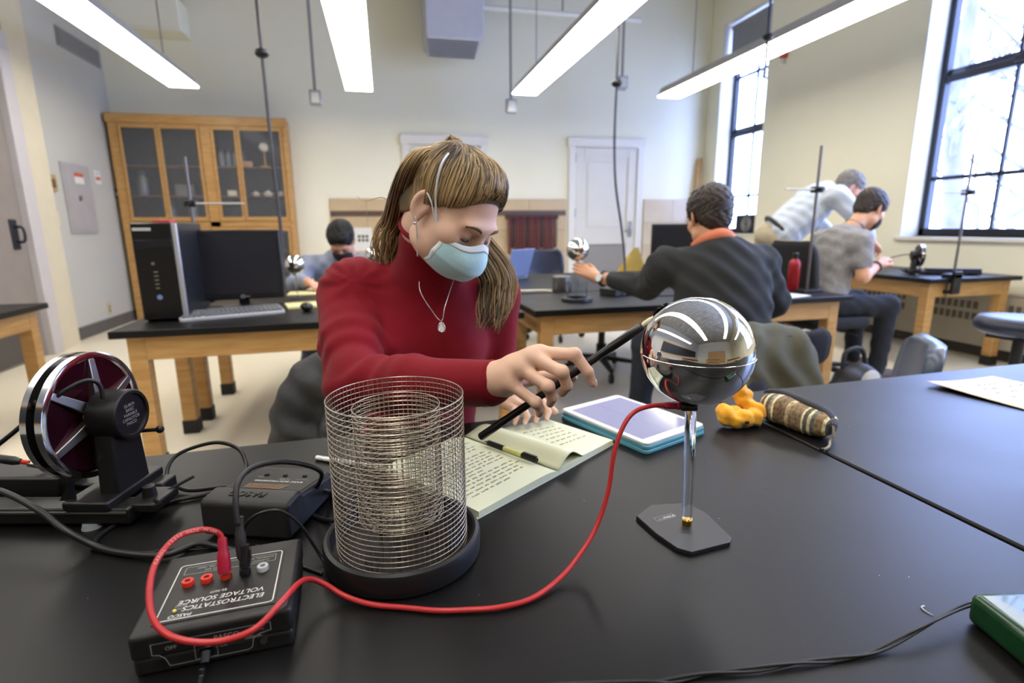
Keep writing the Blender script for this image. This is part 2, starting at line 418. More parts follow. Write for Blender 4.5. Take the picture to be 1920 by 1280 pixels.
# ------------------------------------------------------------------ lettering
def text(body, size, mat, parent, loc, rot=(0,0,0), name='lettering', ex=.0, align='CENTER', sx=1., shear=0., space=1.):
    cu = bpy.data.curves.new('lettering', 'FONT'); cu.body = body; cu.size = size; cu.align_x = align; cu.align_y = 'CENTER'; cu.extrude = ex
    cu.shear = shear; cu.space_character = space
    to = bpy.data.objects.new('tmp_lettering', cu); COL.objects.link(to)
    dg = bpy.context.evaluated_depsgraph_get(); me = bpy.data.meshes.new_from_object(to.evaluated_get(dg))
    bpy.data.objects.remove(to); bpy.data.curves.remove(cu); me.materials.clear()
    o = link(name, me, mat, parent); o.location = loc; o.rotation_euler = rot; o.scale = (sx, 1, 1)
    return o
inkw = M('white_print', '#d8d8d4', .5, var=.02)
inkg = M('grey_print', '#9b9b98', .5, var=.02)
def outline(poly, w, mat, parent, z, name='printed_border', T=None):
    n = len(poly); vs = []; fs = []
    P = [Vector((x, y)) for x, y in poly]
    for i in range(n):
        a, b, c = P[i-1], P[i], P[(i+1) % n]
        d1 = (b-a).normalized(); d2 = (c-b).normalized(); nn = Vector((-(d1.y+d2.y), d1.x+d2.x)); nn = nn.normalized() if nn.length > 1e-6 else Vector((-d1.y, d1.x))
        vs += [(b.x+nn.x*w/2, b.y+nn.y*w/2, z), (b.x-nn.x*w/2, b.y-nn.y*w/2, z)]
    for i in range(n):
        j = (i+1) % n; fs.append((2*i, 2*j, 2*j+1, 2*i+1))
    if T is not None: vs = [T @ Vector(v) for v in vs]
    return MB().add(vs, fs).build(name, mat, parent)

# ------------------------------------------------------------------ voltage source
redp = M('red_plastic', '#c8301f', .35, var=.05); redsleeve = M('crimson_plug_sleeve', '#a61635', .45, var=.08, vscale=50)
greyp = M('grey_plastic', '#b0b2b4', .45, var=.04)
boxm = M('voltage_box_plastic', '#1a1a1a', .48, var=.12, vscale=60, bump=.05, bscale=900)
plate = M('satin_black_label', '#171717', .4, var=.05, vscale=40)
vs = thing('voltage_source', 'black electrostatics voltage source box with red jacks and white lettering', 'power supply', (-.184, .562, TT), radians(3.5)); vs.scale = (.95, .94, .95)
MB().b2((-.073, -.068, 0), (.073, .068, .020)).build('lower_shell', boxm, vs, bevel=.004, seg=3)
MB().b2((-.0745, -.0695, .018), (.0745, .0695, .046)).build('upper_shell', boxm, vs, bevel=.005, seg=3)
pl = MB().b2((-.057, -.057, .0455), (.057, .046, .0468)).build('label_plate', plate, vs)
ZT = .0472
def rr(x0, x1, y0, y1, r, n=4):
    o = []
    for cx, cy, a in ((x1-r, y0+r, -pi/2), (x1-r, y1-r, 0), (x0+r, y1-r, pi/2), (x0+r, y0+r, pi)):
        for k in range(n+1): t = a+pi/2*k/n; o.append((cx+r*cos(t), cy+r*sin(t)))
    return o
outline(rr(-.0545, .0545, -.0535, .043, .004), .0011, inkw, pl, ZT)
outline(rr(-.048, .048, .024, .038, .001), .0006, inkg, pl, ZT)
U = (0, 0, pi)
for s_, sz, x, y, mt in (('ELECTROSTATICS', .0098, .006, -.0385, inkw), ('VOLTAGE SOURCE', .0098, .002, -.0275, inkw), ('ES-9077', .0050, -.004, -.0175, inkw),
                     ('OUTPUTS ARE', .0042, -.014, .0285, inkg), ('PER 1000V', .0042, -.027, .034, inkg), ('INTERNAL IM', .0042, .033, .034, inkg), ('CURRENT', .0042, .032, .0285, inkg),
                     ('PASCO', .0068, -.033, -.0485, inkw), ('POWER', .0034, -.036, -.033, inkg), ('ON', .0034, -.036, -.0375, inkg)):
    text(s_, sz, mt, pl, (x, y, ZT), U, shear=.2 if sz > .006 else 0)
MB().lathe([(.002, 0), (.002, .002), (.0008, .003)], 10, (-.040, -.041, ZT-.0005)).build('indicator_lamp', M('yellow_lamp', '#d8cf5a', .3, var=.02), pl, smooth=True)
jx = [-.0385, -.0200, -.001, .0185, .0370]
for k, x in enumerate(jx):
    mt = [redp, redp, redp, blackp, greyp][k]
    j = MB().lathe([(.0062, 0), (.0062, .0055), (.0058, .0062), (.0030, .0062), (.0028, .002), (.0005, .002)], 20, (x, .004+.0012*k, ZT-.001)).build('jack', mt, vs, auto=40)
    MB().cyl((x, .004+.0012*k, ZT), (x, .004+.0012*k, ZT+.003), .0018, n=10).build('contact', steel, j)
# front fascia print
FT = Matrix(((1,0,0,0),(0,0,1,-.0698),(0,1,0,0),(0,0,0,1)))
fy0, fy1 = .010, .034
outline([(-.055, .023), (-.049, .022), (-.044, .017), (-.041, .008), (.030, .008), (.034, .010), (.036, .020), (.042, .024), (.053, .026), (.053, .035), (-.055, .035)], .0008, inkg, vs, 0, T=FT)
outline([(-.018, .009), (.002, .009), (.002, .024), (-.018, .024)], .0007, inkg, vs, .0002, T=FT)
MB().b2((-.014, -.0702, .012), (-.002, -.066, .021)).build('rocker_switch', M('gloss_black', '#0c0c0c', .2, var=.05), vs, bevel=.001)
FR = (pi/2, 0, 0)
for s_, sz, x, z in (('OFF', .0058, -.038, .028), ('PASCO', .0075, .012, .029), ('CE', .006, .008, .020), ('9VDC', .0055, .040, .030), ('500mA', .0055, .036, .022)):
    text(s_, sz, inkg, vs, (x, -.0701, z), FR)
for x in (-.047, .045): MB().cyl((x, -.0700, .014), (x, -.067, .014), .0035, n=14).build('screw', steel if x > 0 else blackp, vs)
MB().cyl((-.008, -.0705, .016), (-.008, -.079, .010), .0045, .004, 12).build('power_plug', blackr, vs, smooth=False)

# ------------------------------------------------------------------ electrometer
emm = M('electrometer_plastic', '#222223', .5, var=.1, vscale=60, bump=.05, bscale=900)
em = thing('electrometer', 'black wedge shaped electrometer with brown window beside the wire cage', 'meter', (-.176, .788, TT), radians(-20))
prof = [(-.078, .004), (-.078, .052), (-.072, .056), (-.042, .058), (-.034, .050), (.060, .036), (.078, .032), (.078, .004)]
ex = MB(); hw = .063
ex.prism(prof, -hw, hw, Matrix(((0,0,1,0),(1,0,0,0),(0,1,0,0),(0,0,0,1)))).build('housing', emm, em, bevel=.005, seg=3)
sl = math.atan2(-.014, .094); TR = Matrix.Translation((0, .013, .0435)) @ Matrix.Rotation(sl, 4, 'X')
def onslope(x, y, h=0): return TR @ Vector((x, y, h))
lp = MB(); lp.prism([(-.055, -.043), (.055, -.043), (.055, .043), (-.055, .043)], -.0005, .0005, TR); lp = lp.build('label_plate', plate, em)
w = MB(); w.prism([(-.030, -.040), (.022, -.040), (.028, -.026), (-.030, -.026)], .0002, .0012, TR); w.build('display_window', M('brown_display', '#6d4f37', .25, var=.1), lp)
outline([(-.031, -.041), (.0228, -.041), (.029, -.025), (-.031, -.025)], .0008, inkg, lp, .0014, T=TR)
for s_, sz, x, y, mt in (('BASIC ELECTROMETER', .0082, .004, -.010, inkw), ('ES-9078', .0050, .008, .000, inkg), ('ZERO', .0040, -.034, .006, inkg), ('FUNCTION', .0040, .034, .002, inkg)):
    text(s_, sz, mt, lp, onslope(x, y, .0012), (sl, 0, pi), sx=.9).rotation_euler = (TR.to_3x3() @ Matrix.Rotation(pi, 3, 'Z')).to_euler()
text('PASCO', .017, blackp, em, (-.004, -.057, .0575), (0, 0, pi), name='embossed_lettering', ex=.0006, shear=.15)
for x, y in ((.0, .016), (.03, .018), (-.03, .016)):
    MB().cyl(onslope(x, y, 0), onslope(x, y, .003), .0035, n=14).build('push_button', blackr, lp)

# ------------------------------------------------------------------ variable capacitor
discm = M('mirror_disc_plum', '#4a1c2c', .12, metal=.75, var=.2, vscale=6)
cap = thing('variable_capacitor', 'large parallel plate capacitor with chromed discs on a black rail', 'capacitor', (-.470, .868, TT), radians(-14))
# rail along local x
MB().b2((-.45, -.055, .006), (.118, -.020, .030)).build('rail', blackp, cap, bevel=.003)
MB().b2((-.45, .020, .006), (.118, .055, .030)).build('rail', blackp, cap, bevel=.003)
MB().b2((-.45, -.030, .004), (.110, .030, .020)).build('rail_bed', blackp, cap, bevel=.002)
MB().b2((-.45, -.004, .020), (-.02, .050, .052)).build('slide_track', blackp, cap, bevel=.004)
for y in (-.057, -.016): MB().b2((-.45, y-.0012, .024), (.116, y+.0012, .027)).build('edge_line', M('worn_black_edge', '#4a4a48', .4), cap)
DZ, DR = .150, .090
def disc(x, name, s):
    d = MB().lathe([(.004, -.004), (DR-.004, -.004), (DR, -.0025), (DR, .0065), (DR-.003, .0075), (DR-.008, .0075), (DR-.010, .003), (.02, .003), (.004, .003)], 72, (x, 0, DZ), (1, 0, 0)).build(name, chrome, cap, auto=30)
    MB().lathe([(.015, .0032), (DR-.0105, .0032), (DR-.0105, .0040), (.015, .0040)], 72, (x, 0, DZ), (1, 0, 0)).build('plum_face', discm, d, smooth=False)
    for k in range(6):
        a = pi*k/3+.42; ca, sa = cos(a), sin(a)
        r0, r1 = .018, DR-.009; vsx = []
        for r_, wd, hh in ((r0, .008, .018), (r1, .005, .0075)):
            for q in (-1, 1):
                y = r_*ca - q*wd*sa*1.0; z = r_*sa + q*wd*ca
                vsx += [(x+.003, y, DZ+z), (x+hh*.9, y*1.0 - q*0, DZ+z)]
        MB().add(vsx, [(0,1,3,2),(4,6,7,5),(0,4,5,1),(2,3,7,6),(1,5,7,3),(0,2,6,4)]).build('spoke', steel, d, bevel=.001)
    MB().lathe([(.022, .003), (.019, .008), (.015, .014), (.0145, .018)], 28, (x, 0, DZ), (1, 0, 0)).build('hub', steel, d, auto=30)
    return d
disc(.046, 'disc_plate', 1)
MB().lathe([(.004, -.004), (DR, -.004), (DR, .0045), (.004, .0045)], 72, (.028, 0, DZ), (1, 0, 0)).build('disc_plate', chrome, cap, auto=30)
# black post with round cap
MB().prism([(-.034, .028), (.034, .028), (.026, .140), (.012, .168), (-.012, .168), (-.026, .140)], .064, .092, Matrix(((0,0,1,0),(1,0,0,0),(0,1,0,0),(0,0,0,1)))).build('post', blackp, cap, bevel=.003)
hc = MB().lathe([(.004, .062), (.034, .062), (.036, .065), (.036, .104), (.034, .106), (.030, .106), (.029, .102), (.004, .102)], 40, (0, 0, DZ), (1, 0, 0)).build('round_cap', blackp, cap, auto=30)
for k, s_ in enumerate(('ES-9079', 'BASIC', 'VARIABLE', 'CAPACITOR', 'PASCO')):
    text(s_, .0062, inkg, hc, (.1025, 0, DZ+.013-.0065*k), (pi/2, 0, pi/2))
MB().b2((.030, -.060, .028), (.095, .060, .042)).build('foot_block', blackp, cap, bevel=.003)
for y in (-.050, .03):
    MB().add([(.04, y, .04), (.04, y+.006, .04), (.02, y, .04), (.02, y+.006, .04), (.04, y, .07), (.04, y+.006, .07)], [(0,2,4),(1,5,3),(0,1,3,2),(2,3,5,4),(0,4,5,1)]).build('gusset', blackp, cap)
MB().cyl((.085, .030, .112), (.112, .036, .112), .003, n=10).build('clamp_screw', blackp, cap); MB().ell((.115, .037, .112), (.006, .006, .006), 12, 8).build('clamp_knob', blackp, cap, smooth=True)
ck = MB().b2((.105, -.045, .018), (.150, .010, .032)).build('end_clamp', blackp, cap, bevel=.003)
MB().cyl((.125, -.018, .030), (.125, -.018, .046), .010, .008, 16).build('thumb_screw', blackp, ck)
for y0, y1 in ((-.03, -.055), (.0, .025)): MB().cyl((.14, y0, .03), (.165, y1, .04), .0025, n=8).build('lever', blackp, ck)
for x in (.06, -.3): MB().lathe([(.013, 0), (.011, .007)], 16, (x, -.05, 0)).build('rubber_foot', M('clear_grey_rubber', '#8a8f96', .3, var=.03), cap); MB().lathe([(.013, 0), (.011, .007)], 16, (x, .05, 0)).build('rubber_foot', MATS['clear_grey_rubber'], cap)

# ------------------------------------------------------------------ wire cage on black dish (Faraday pail)
wire = M('galvanised_wire', '#b5ac9c', .3, metal=1., var=.1, vscale=50)
pail = thing('wire_mesh_pail', 'double walled cylinder of steel wire mesh on a round black base', 'wire cage', (.003, .640, TT))
MB().lathe([(.004, 0), (.094, 0), (.098, .004), (.099, .024), (.097, .030), (.093, .032), (.090, .031), (.087, .016), (.082, .014), (.004, .014)], 72).build('base_dish', blackp, pail, auto=30)
def mesh_cyl(name, R, z0, z1, pitch, nv, wr, floor_=False):
    m = MB(); n = 72; nr = int(round((z1-z0)/pitch))
    def ring(r, z, w_, nn=n, k=4):
        vs_ = []
        for i in range(nn):
            t = 2*pi*i/nn
            for q in range(k):
                b_ = 2*pi*q/k+.6; vs_.append(((r+w_*cos(b_))*cos(t), (r+w_*cos(b_))*sin(t), z+w_*sin(b_)))
        m.add(vs_, [(i*k+q, ((i+1) % nn)*k+q, ((i+1) % nn)*k+(q+1) % k, i*k+(q+1) % k) for i in range(nn) for q in range(k)])
    for k in range(nr+1): ring(R, z0+(z1-z0)*k/nr, wr if k < nr else wr*1.35)
    for i in range(nv):
        t = 2*pi*i/nv; m.cyl(((R-wr)*cos(t), (R-wr)*sin(t), z0), ((R-wr)*cos(t), (R-wr)*sin(t), z1), wr*.6, n=4, caps=False)
    if floor_:
        for k in range(1, 12): ring(R*k/12, z0, wr*.8, 36, 3)
        for i in range(24):
            t = 2*pi*i/24; m.cyl((.004*cos(t), .004*sin(t), z0), (R*cos(t), R*sin(t), z0), wr*.8, n=3, caps=False)
    return m.build(name, wire, pail, smooth=True, kind='stuff')
mesh_cyl('outer_mesh', .0815, .018, .211, .0066, 78, .00062)
mesh_cyl('inner_mesh', .0525, .056, .198, .0060, 54, .0006, True)
acr = M('clear_acrylic', '#f2f6f8', .06, trans=1., ior=1.3, spec=.5)
for k in range(3):
    a = 2*pi*k/3-1.75; x, y = .034*cos(a), .034*sin(a)
    MB().cyl((x, y, .014), (x, y, .055), .0048, n=14).build('acrylic_post', acr, pail, smooth=False)

# ------------------------------------------------------------------ mirror sphere on stand
mirror = M('mirror_chrome', '#e4e4e4', .012, metal=1., rvar=.004, vscale=3)
sb = thing('conducting_sphere', 'large mirror polished metal ball on a clear rod and black plate', 'sphere stand', (.385, .599, TT), radians(2))
bp = MB().prism([(-.056, .040), (-.052, -.008), (-.043, -.045), (-.030, -.058), (.030, -.052), (.038, -.044), (.044, .020), (.034, .052), (-.020, .062)], 0, .006).build('base_plate', M('satin_black_plate', '#222326', .42, var=.08), sb, bevel=.0008)
outline([(-.035, .018), (-.004, .022), (-.005, .031), (-.036, .027)], .0006, inkg, bp, .0063)
text('PASCO', .006, inkw, bp, (-.012, .0245, .0063), (0, 0, .13)); text('scientific', .0035, inkg, bp, (-.026, .0225, .0063), (0, 0, .13))
MB().lathe([(.0065, .006), (.0065, .014), (.0052, .016)], 18).build('brass_collar', M('brass', '#b08d45', .25, metal=1., var=.1), sb, auto=30)
MB().cyl((0, 0, .014), (-.003, .004, .180), .0072, .0074, 24, True).build('acrylic_rod', acr, sb, smooth=False)
SC = Vector((.002, .006, .250)); SR = .0712
ball = MB().ell(SC, (SR, SR, SR*.985), 96, 64).build('mirror_ball', mirror, sb, smooth=True)
MB().lathe([(SR-.0006, -.0045), (SR+.0003, -.0042), (SR+.0005, -.0036), (SR+.0003, -.003), (SR-.0006, -.0027)], 128, SC).build('seam_ring', mirror, ball, smooth=True)
MB().box((-.012, -.004, .178), (.024, .010, .008), (0, .12, 0)).build('cable_clip', blackp, sb, bevel=.002)

# ------------------------------------------------------------------ cables on the front table
redc = M('red_cable_rubber', '#b02a2c', .38, var=.06, vscale=30)
blkc = M('black_cable_rubber', '#18181a', .42, var=.08, vscale=30)
def cable(name, pts, r, mat, label, group=None, n=10, sub=8):
    base = pts[0]; o = MB().tube(spline(pts, sub), r, n).build(name, mat, smooth=True)
    return tag(o, label, 'cable', group)
rc = thing('red_patch_cable', 'red patch cable running from the voltage source to the mirror ball', 'cable', (-.106, .61, TT))
redpath = [(-.1862, .5745, .742), (-.190, .577, .752), (-.203, .570, .762), (-.221, .555, .765), (-.232, .533, .756), (-.232, .510, .743), (-.225, .490, .726), (-.212, .480, .713), (-.190, .475, .704), (-.164, .475, .700), (-.137, .480, .704), (-.116, .503, .713), (-.107, .540, .704), (-.098, .560, .692), (-.084, .563, .680), (-.064, .553, .670), (-.036, .539, .665), (0, .526, .664), (.034, .513, .664), (.068, .506, .664), (.102, .502, .664), (.140, .508, .664), (.180, .530, .668), (.212, .550, .682), (.238, .565, .706), (.256, .575, .745), (.266, .583, .791), (.280, .590, .822), (.298, .595, .839), (.325, .598, .8435), (.350, .5985, .8405)]
MB().tube(spline(redpath, 8), .0030, 12).build('cable_jacket', redc, rc, world=True, smooth=True)
jp = Vector((-.1850, .5640, TT+.053))
MB().lathe([(.0062, 0), (.0066, .004), (.0064, .016), (.0058, .020), (.0046, .023), (.0046, .034), (.0040, .036)], 20, jp, (-.03, .28, 1)).build('banana_plug', redsleeve, rc, world=True, auto=40)
MB().lathe([(.0030, 0), (.0042, .002), (.0042, .016), (.0036, .018), (.0046, .019), (.0046, .026)], 16, (.340, .5985, .8420), (1, 0, -.12)).build('end_sleeve', redsleeve, rc, world=True, auto=40)
M('pale_red_print', '#d99a94', .5)
# cable print: small letters standing along the loop
_sp = spline(redpath, 8)
def along_back(body, start, step, size):
    k = start
    for ch in body:
        if ch != ' ':
            p = _sp[int(k)+1]; q = _sp[int(k)]; d = (q-p).normalized(); to_cam = (Vector((0, 0, CAM_H))-p).normalized()
            zz = (to_cam - d*to_cam.dot(d)).normalized(); yy = zz.cross(d)
            o = text(ch, size, MATS['pale_red_print'], rc, (0, 0, 0))
            pos = p.lerp(q, 1-(k-int(k)))+zz*.0031
            o.matrix_local = Matrix.Translation(pos-rc.location) @ Matrix((d, yy, zz)).transposed().to_4x4()
        k -= step
along_back('CAROL 12350 MADE IN USA', 33.5, 1.05, .0042)
# black lead with plug in the fourth jack
bl = thing('black_patch_cable', 'black patch lead arching from the voltage source to the wire cage', 'cable', (-.165, .57, TT))
arc = [(-.171, .578, .758), (-.173, .590, .782), (-.172, .605, .796), (-.163, .630, .800), (-.142, .660, .791), (-.119, .700, .767), (-.103, .733, .738), (-.116, .77, .70), (-.134, .80, .669), (-.132, .775, .664), (-.116, .747, .664), (-.09, .727, .666), (-.08, .715, .675)]
MB().tube(spline(arc, 8), .0031, 10).build('cable_jacket', blkc, bl, world=True, smooth=True)
MB().lathe([(.0046, 0), (.0050, .002), (.0058, .012), (.0056, .026), (.0042, .030), (.0042, .044)], 18, (-.1690, .572, .722), (-.02, .28, 1)).build('banana_plug', M('charcoal_sleeve', '#242427', .5, var=.08), bl, world=True, auto=40)
ad = MB(); 
for k in range(9): ad.box((-.1660+.0002*k, .567+.001*k, .712+.0023*k), (.011-.0006*abs(k-4), .009, .0013), (-.25, .1, 0))
ad.cyl((-.1655, .5660, .706), (-.1655, .574, .736), .0038, .005, 12)
ad.build('ribbed_clip', blackp, bl, world=True)
MB().cyl((-.1695, .570, .712), (-.1695, .574, .726), .0022, n=10).build('metal_pin', steel, bl, world=True)
cable('black_lead', [(-.60, .83, .745), (-.519, .800, .730), (-.459, .765, .712), (-.422, .742, .692), (-.385, .733, .668), (-.346, .712, .666), (-.293, .695, .666), (-.262, .712, .666), (-.235, .700, .666), (-.2, .68, .665)], .0042, blkc, 'thick black cable sweeping across the table in front of the capacitor')
lp_ = [(-.391, .735, .663), (-.399, .760, .663), (-.396, .785, .663), (-.375, .828, .663), (-.333, .850, .664), (-.29, .858, .666), (-.266, .860, .674), (-.327, .880, .666), (-.365, .915, .678), (-.357, .945, .701), (-.302, .950, .715), (-.260, .930, .709), (-.243, .905, .692), (-.24, .885, .685), (-.232, .875, .69)]
cable('looped_lead', lp_, .0032, blkc, 'black cable looping in the air beside the electrometer')
cable('thin_lead', [(-.39, .735, .6625), (-.34, .715, .6625), (-.28, .712, .6625), (-.235, .706, .6625)], .0018, blkc, 'thin black wire on the table left of the electrometer')
cable('thin_lead', [(-.196, .652, .675), (-.186, .650, .712), (-.174, .645, .729), (-.156, .642, .737), (-.138, .642, .734), (-.120, .642, .714), (-.106, .642, .682), (-.096, .635, .665), (-.090, .622, .663)], .0019, blkc, 'thin black wire arching between electrometer and wire cage base')
cable('thin_lead', [(-.187, .697, .6622), (-.156, .668, .6622), (-.128, .640, .6622), (-.095, .612, .6622)], .0018, blkc, 'thin black wire lying between voltage source and wire cage')
cable('electrometer_lead', [(-.098, .752, .700), (-.105, .768, .693), (-.095, .81, .668), (-.09, .80, .664), (-.075, .76, .664)], .0030, blkc, 'short black cable from the side of the electrometer')
cable('power_lead', [(-.1875, .4805, .670), (-.188, .478, .664), (-.187, .470, .663), (-.183, .455, .663), (-.172, .42, .663), (-.155, .36, .663)], .0026, blkc, 'black power lead leaving the front of the voltage source')
cable('capacitor_lead', [(-.392, .822, .842), (-.392, .822, .858), (-.396, .818, .868), (-.408, .810, .870), (-.431, .800, .857), (-.473, .800, .824), (-.507, .800, .797), (-.60, .80, .73)], .0030, blkc, 'black wire draped over the capacitor disc and out of frame')
al = thing('alligator_lead', 'black lead with red tipped clip gripping the capacitor disc', 'cable', (-.57, .90, TT))
MB().tube(spline([(-.80, .93, .70), (-.68, .91, .73), (-.60, .902, .742), (-.575, .90, .738)], 6), .0032, 10).build('wire', blkc, al, world=True, smooth=True)
MB().lathe([(.003, 0), (.0062, .004), (.0066, .028), (.0044, .036)], 16, (-.585, .9, .741), (.96, 0, -.28)).build('boot', blkc, al, world=True, auto=40)
MB().cyl((-.549, .90, .7305), (-.540, .90, .728), .0035, n=10).build('red_band', redp, al, world=True)
MB().box((-.528, .898, .7250), (.026, .006, .0022), (0, .2, .1)).box((-.528, .898, .7205), (.026, .006, .0022), (0, .40, .1)).build('jaw', steel, al, world=True)
tw = [(.12, .392, .663), (.204, .376, .663), (.234, .371, .663), (.271, .370, .663), (.317, .363, .664), (.361, .360, .664), (.399, .356, .663), (.442, .355, .663), (.499, .360, .672), (.567, .370, .678), (.614, .373, .674), (.70, .376, .664)]
w1 = []; w2 = []
for k, p in enumerate(spline(tw, 8)):
    a = k*.22; w1.append(p+Vector((0, .0016*cos(a), .0016*sin(a)))); w2.append(p-Vector((0, .0016*cos(a), .0016*sin(a))))
tc_ = thing('twisted_wire_pair', 'thin twisted black wire pair along the front of the table', 'cable', (.2, .376, TT))
MB().tube(w1, .0015, 6).build('strand', blkc, tc_, world=True, smooth=True); MB().tube(w2, .0015, 6).build('strand', blkc, tc_, world=True, smooth=True)

# ------------------------------------------------------------------ green box at the lower right
gb = thing('green_adapter', 'translucent green plastic box with dark knob at the lower right corner', 'box', (.640, .322, TT), radians(-12))
grn = M('green_translucent_plastic', '#0e3a1e', .3, var=.3, vscale=40, coat=.3)
MB().b2((-.075, -.05, 0), (.075, .035, .034)).build('case', grn, gb, bevel=.008, seg=3)
for k in range(3): MB().b2((-.045+.022*k, .0, .0335), (-.036+.022*k, .006, .035)).build('slot', M('dark_green_slot', '#0d2f18', .4), gb)
MB().lathe([(.018, .034), (.018, .062), (.014, .068)], 20, (.030, .006, 0)).build('knob', M('smoky_knob', '#4a4641', .4, var=.1), gb, auto=40)
# ------------------------------------------------------------------ notebook
page = M('cream_paper', '#d2d6b6', .7, var=.02, vscale=6); cover = M('notebook_cover', '#e8e6d2', .6, var=.03)
nb = thing('notebook', 'open lab notebook with cream pages and handwriting', 'notebook', (.20, .86, TT))
S0, S1 = Vector((.262, .795, 0)), Vector((.132, .985, 0)); L0, R0v, R1v = Vector((.110, .693, 0)), Vector((.404, .893, 0)), Vector((.318, 1.030, 0))
L1 = L0+(S1-S0)
def patch(a0, a1, b0, b1, hf, nu=22, nv=12):
    P = []
    for i in range(nu+1):
        u = i/nu; row = []
        for j in range(nv+1):
            v = j/nv; p = (a0.lerp(a1, v)).lerp(b0.lerp(b1, v), u); row.append(Vector((p.x, p.y, TT+hf(u, v))))
        P.append(row)
    return P
def block(name, a0, a1, b0, b1, hf, mat, z0=.0015):
    nu, nv = 22, 12; top = patch(a0, a1, b0, b1, hf, nu, nv); bot = patch(a0, a1, b0, b1, lambda u, v: z0, nu, nv)
    m = MB(); m.grid(top); m.grid([r[::-1] for r in bot])
    for i in (0, nu): m.grid([top[i], bot[i]])
    for j in (0, nv): m.grid([[r[j] for r in top], [r[j] for r in bot]])
    return m.build(name, mat, nb, world=True, auto=50)
lefth = lambda u, v: .0125*(1-math.exp(-(u+.04)*14))*(1-.25*u)+.002
right_block = lambda u, v: .0090*(1-math.exp(-(u+.04)*12))*(1-.3*u)+.002
MB().prism([(p.x, p.y) for p in (L0+(L0-S0)*.02, S0, R0v+(R0v-S0)*.02, R1v, S1, L1)], TT, TT+.0014).build('cover', cover, nb, world=True)
pgl = block('page_block', S0, S1, L0, L1, lefth, page)
block('page_block', S0, S1, R0v, R1v, right_block, page)
# lifted right-hand leaf curling up from the spine
leafh = lambda u, v: .004 + (.026*math.sin(min(1, u*1.35)*pi)**.8*(1-.35*v) if u < .74 else 0) + .006*u + .004
lf = MB().grid(patch(S0, S1, R0v, R1v, lambda u, v: max(right_block(u, v)+.0015, .006+.024*math.exp(-((u-.22)/.17)**2)*(1-.15*v)), 30, 12)).build('lifted_leaf', page, nb, world=True, smooth=True, solid=.0006)
ink = M('pencil_grey_ink', '#7b7d70', .8)
mm = MB(); rnd = random.Random(3)
for ln in range(17):
    v = .88-.045*ln; u = .90-.02*rnd.random(); 
    end = .12+.10*rnd.random() if ln not in (5, 11, 16) else .5
    while u > end:
        wl = .03+.07*rnd.random(); pts = []; n = int(wl/.006)+3
        for k in range(n):
            uu = u-wl*k/n; vv = v+(.008 if k % 2 else -.006)*(.5+rnd.random())
            p = (S0.lerp(S1, vv)).lerp(L0.lerp(L1, vv), uu); pts.append(Vector((p.x, p.y, TT+lefth(uu, vv)+.0004)))
        mm.tube(pts, .00022, 3, caps=False); u -= wl+.018
mm.build('handwriting', ink, pgl, world=True, kind='stuff')
mm = MB()
for ln in range(6):
    v = .75-.09*ln; u = .45+.05*rnd.random()
    while u < .85:
        wl = .03+.05*rnd.random(); pts = []; n = int(wl/.006)+3
        for k in range(n):
            uu = u+wl*k/n; vv = v+(.008 if k % 2 else -.006)*(.5+rnd.random())
            p = (S0.lerp(S1, vv)).lerp(R0v.lerp(R1v, vv), uu); pts.append(Vector((p.x, p.y, TT+max(right_block(uu, vv)+.0015, .006+.024*math.exp(-((uu-.22)/.17)**2)*(1-.15*vv))+.0007)))
        mm.tube(pts, .00030, 3, caps=False); u += wl+.02
mm.build('handwriting', M('faint_pencil', '#a9ac92', .8), lf, world=True, kind='stuff')
# pen lying in the gutter
pen = thing('ballpoint_pen', 'clear ballpoint pen with black grip and clip in the notebook gutter', 'pen', (.215, .90, TT+.012))
pa, pb = Vector((.164, .924, TT+.0185)), Vector((.236, .818, TT+.0190)); pd = (pb-pa).normalized(); LP = (pb-pa).length
def pz(t): return pa+pd*(LP*t)
MB().cyl(pz(.05), pz(.36), .0050, .0052, 16).build('grip', blackr, pen, world=True)
MB().cyl(pz(.36), pz(.70), .0046, .0046, 16).build('barrel', M('clear_yellow_barrel', '#d9d98a', .15, var=.15, vscale=80), pen, world=True)
MB().cyl(pz(.70), pz(.96), .0050, .0044, 16).build('cap', blackp, pen, world=True)
MB().cyl(pz(-.03), pz(.05), .0012, .0044, 12).build('tip', steel, pen, world=True)
MB().box(pz(.84)+Vector((0, 0, .0062)), (.030, .0045, .0022), (0, 0, math.atan2(pd.y, pd.x))).build('clip', blackp, pen, world=True, bevel=.0005)
# ------------------------------------------------------------------ tablet
tb = thing('tablet', 'white tablet in a teal folding cover on the table', 'tablet', (.480, .980, TT), math.atan2(-.218, .087)+pi/2)
tw_, th_ = .172, .240
def rp(w_, h_, r): return rr(-w_/2, w_/2, -h_/2, h_/2, r, 5)
teal = M('teal_cover', '#62a9bd', .5, var=.06)
MB().prism(rp(tw_+.004, th_+.004, .010), 0, .007).build('cover_flap', teal, tb, bevel=.0012)
MB().prism(rp(tw_+.003, th_+.003, .010), .0085, .0150).build('cover_back', teal, tb, bevel=.001)
MB().b2((-tw_/2-.0015, -th_/2+.01, .0), (-tw_/2+.0015, th_/2-.01, .015)).build('cover_hinge', teal, tb)
MB().prism(rp(tw_, th_, .0095), .0150, .0205).build('tablet_body', M('white_glass_bezel', '#d9dadb', .15, var=.01), tb, bevel=.001)
scr = MB().b2((-.0745, -.1, .0205), (.0745, .1, .0208)).build('screen', M('lavender_grey_screen', '#8f90ac', .10, var=.05, vscale=4, spec=.6), tb)
MB().b2((-.006, -.1, .0208), (-.0045, .1, .02085)).build('screen_divider', M('screen_divider_line', '#7c80a6', .12), scr)
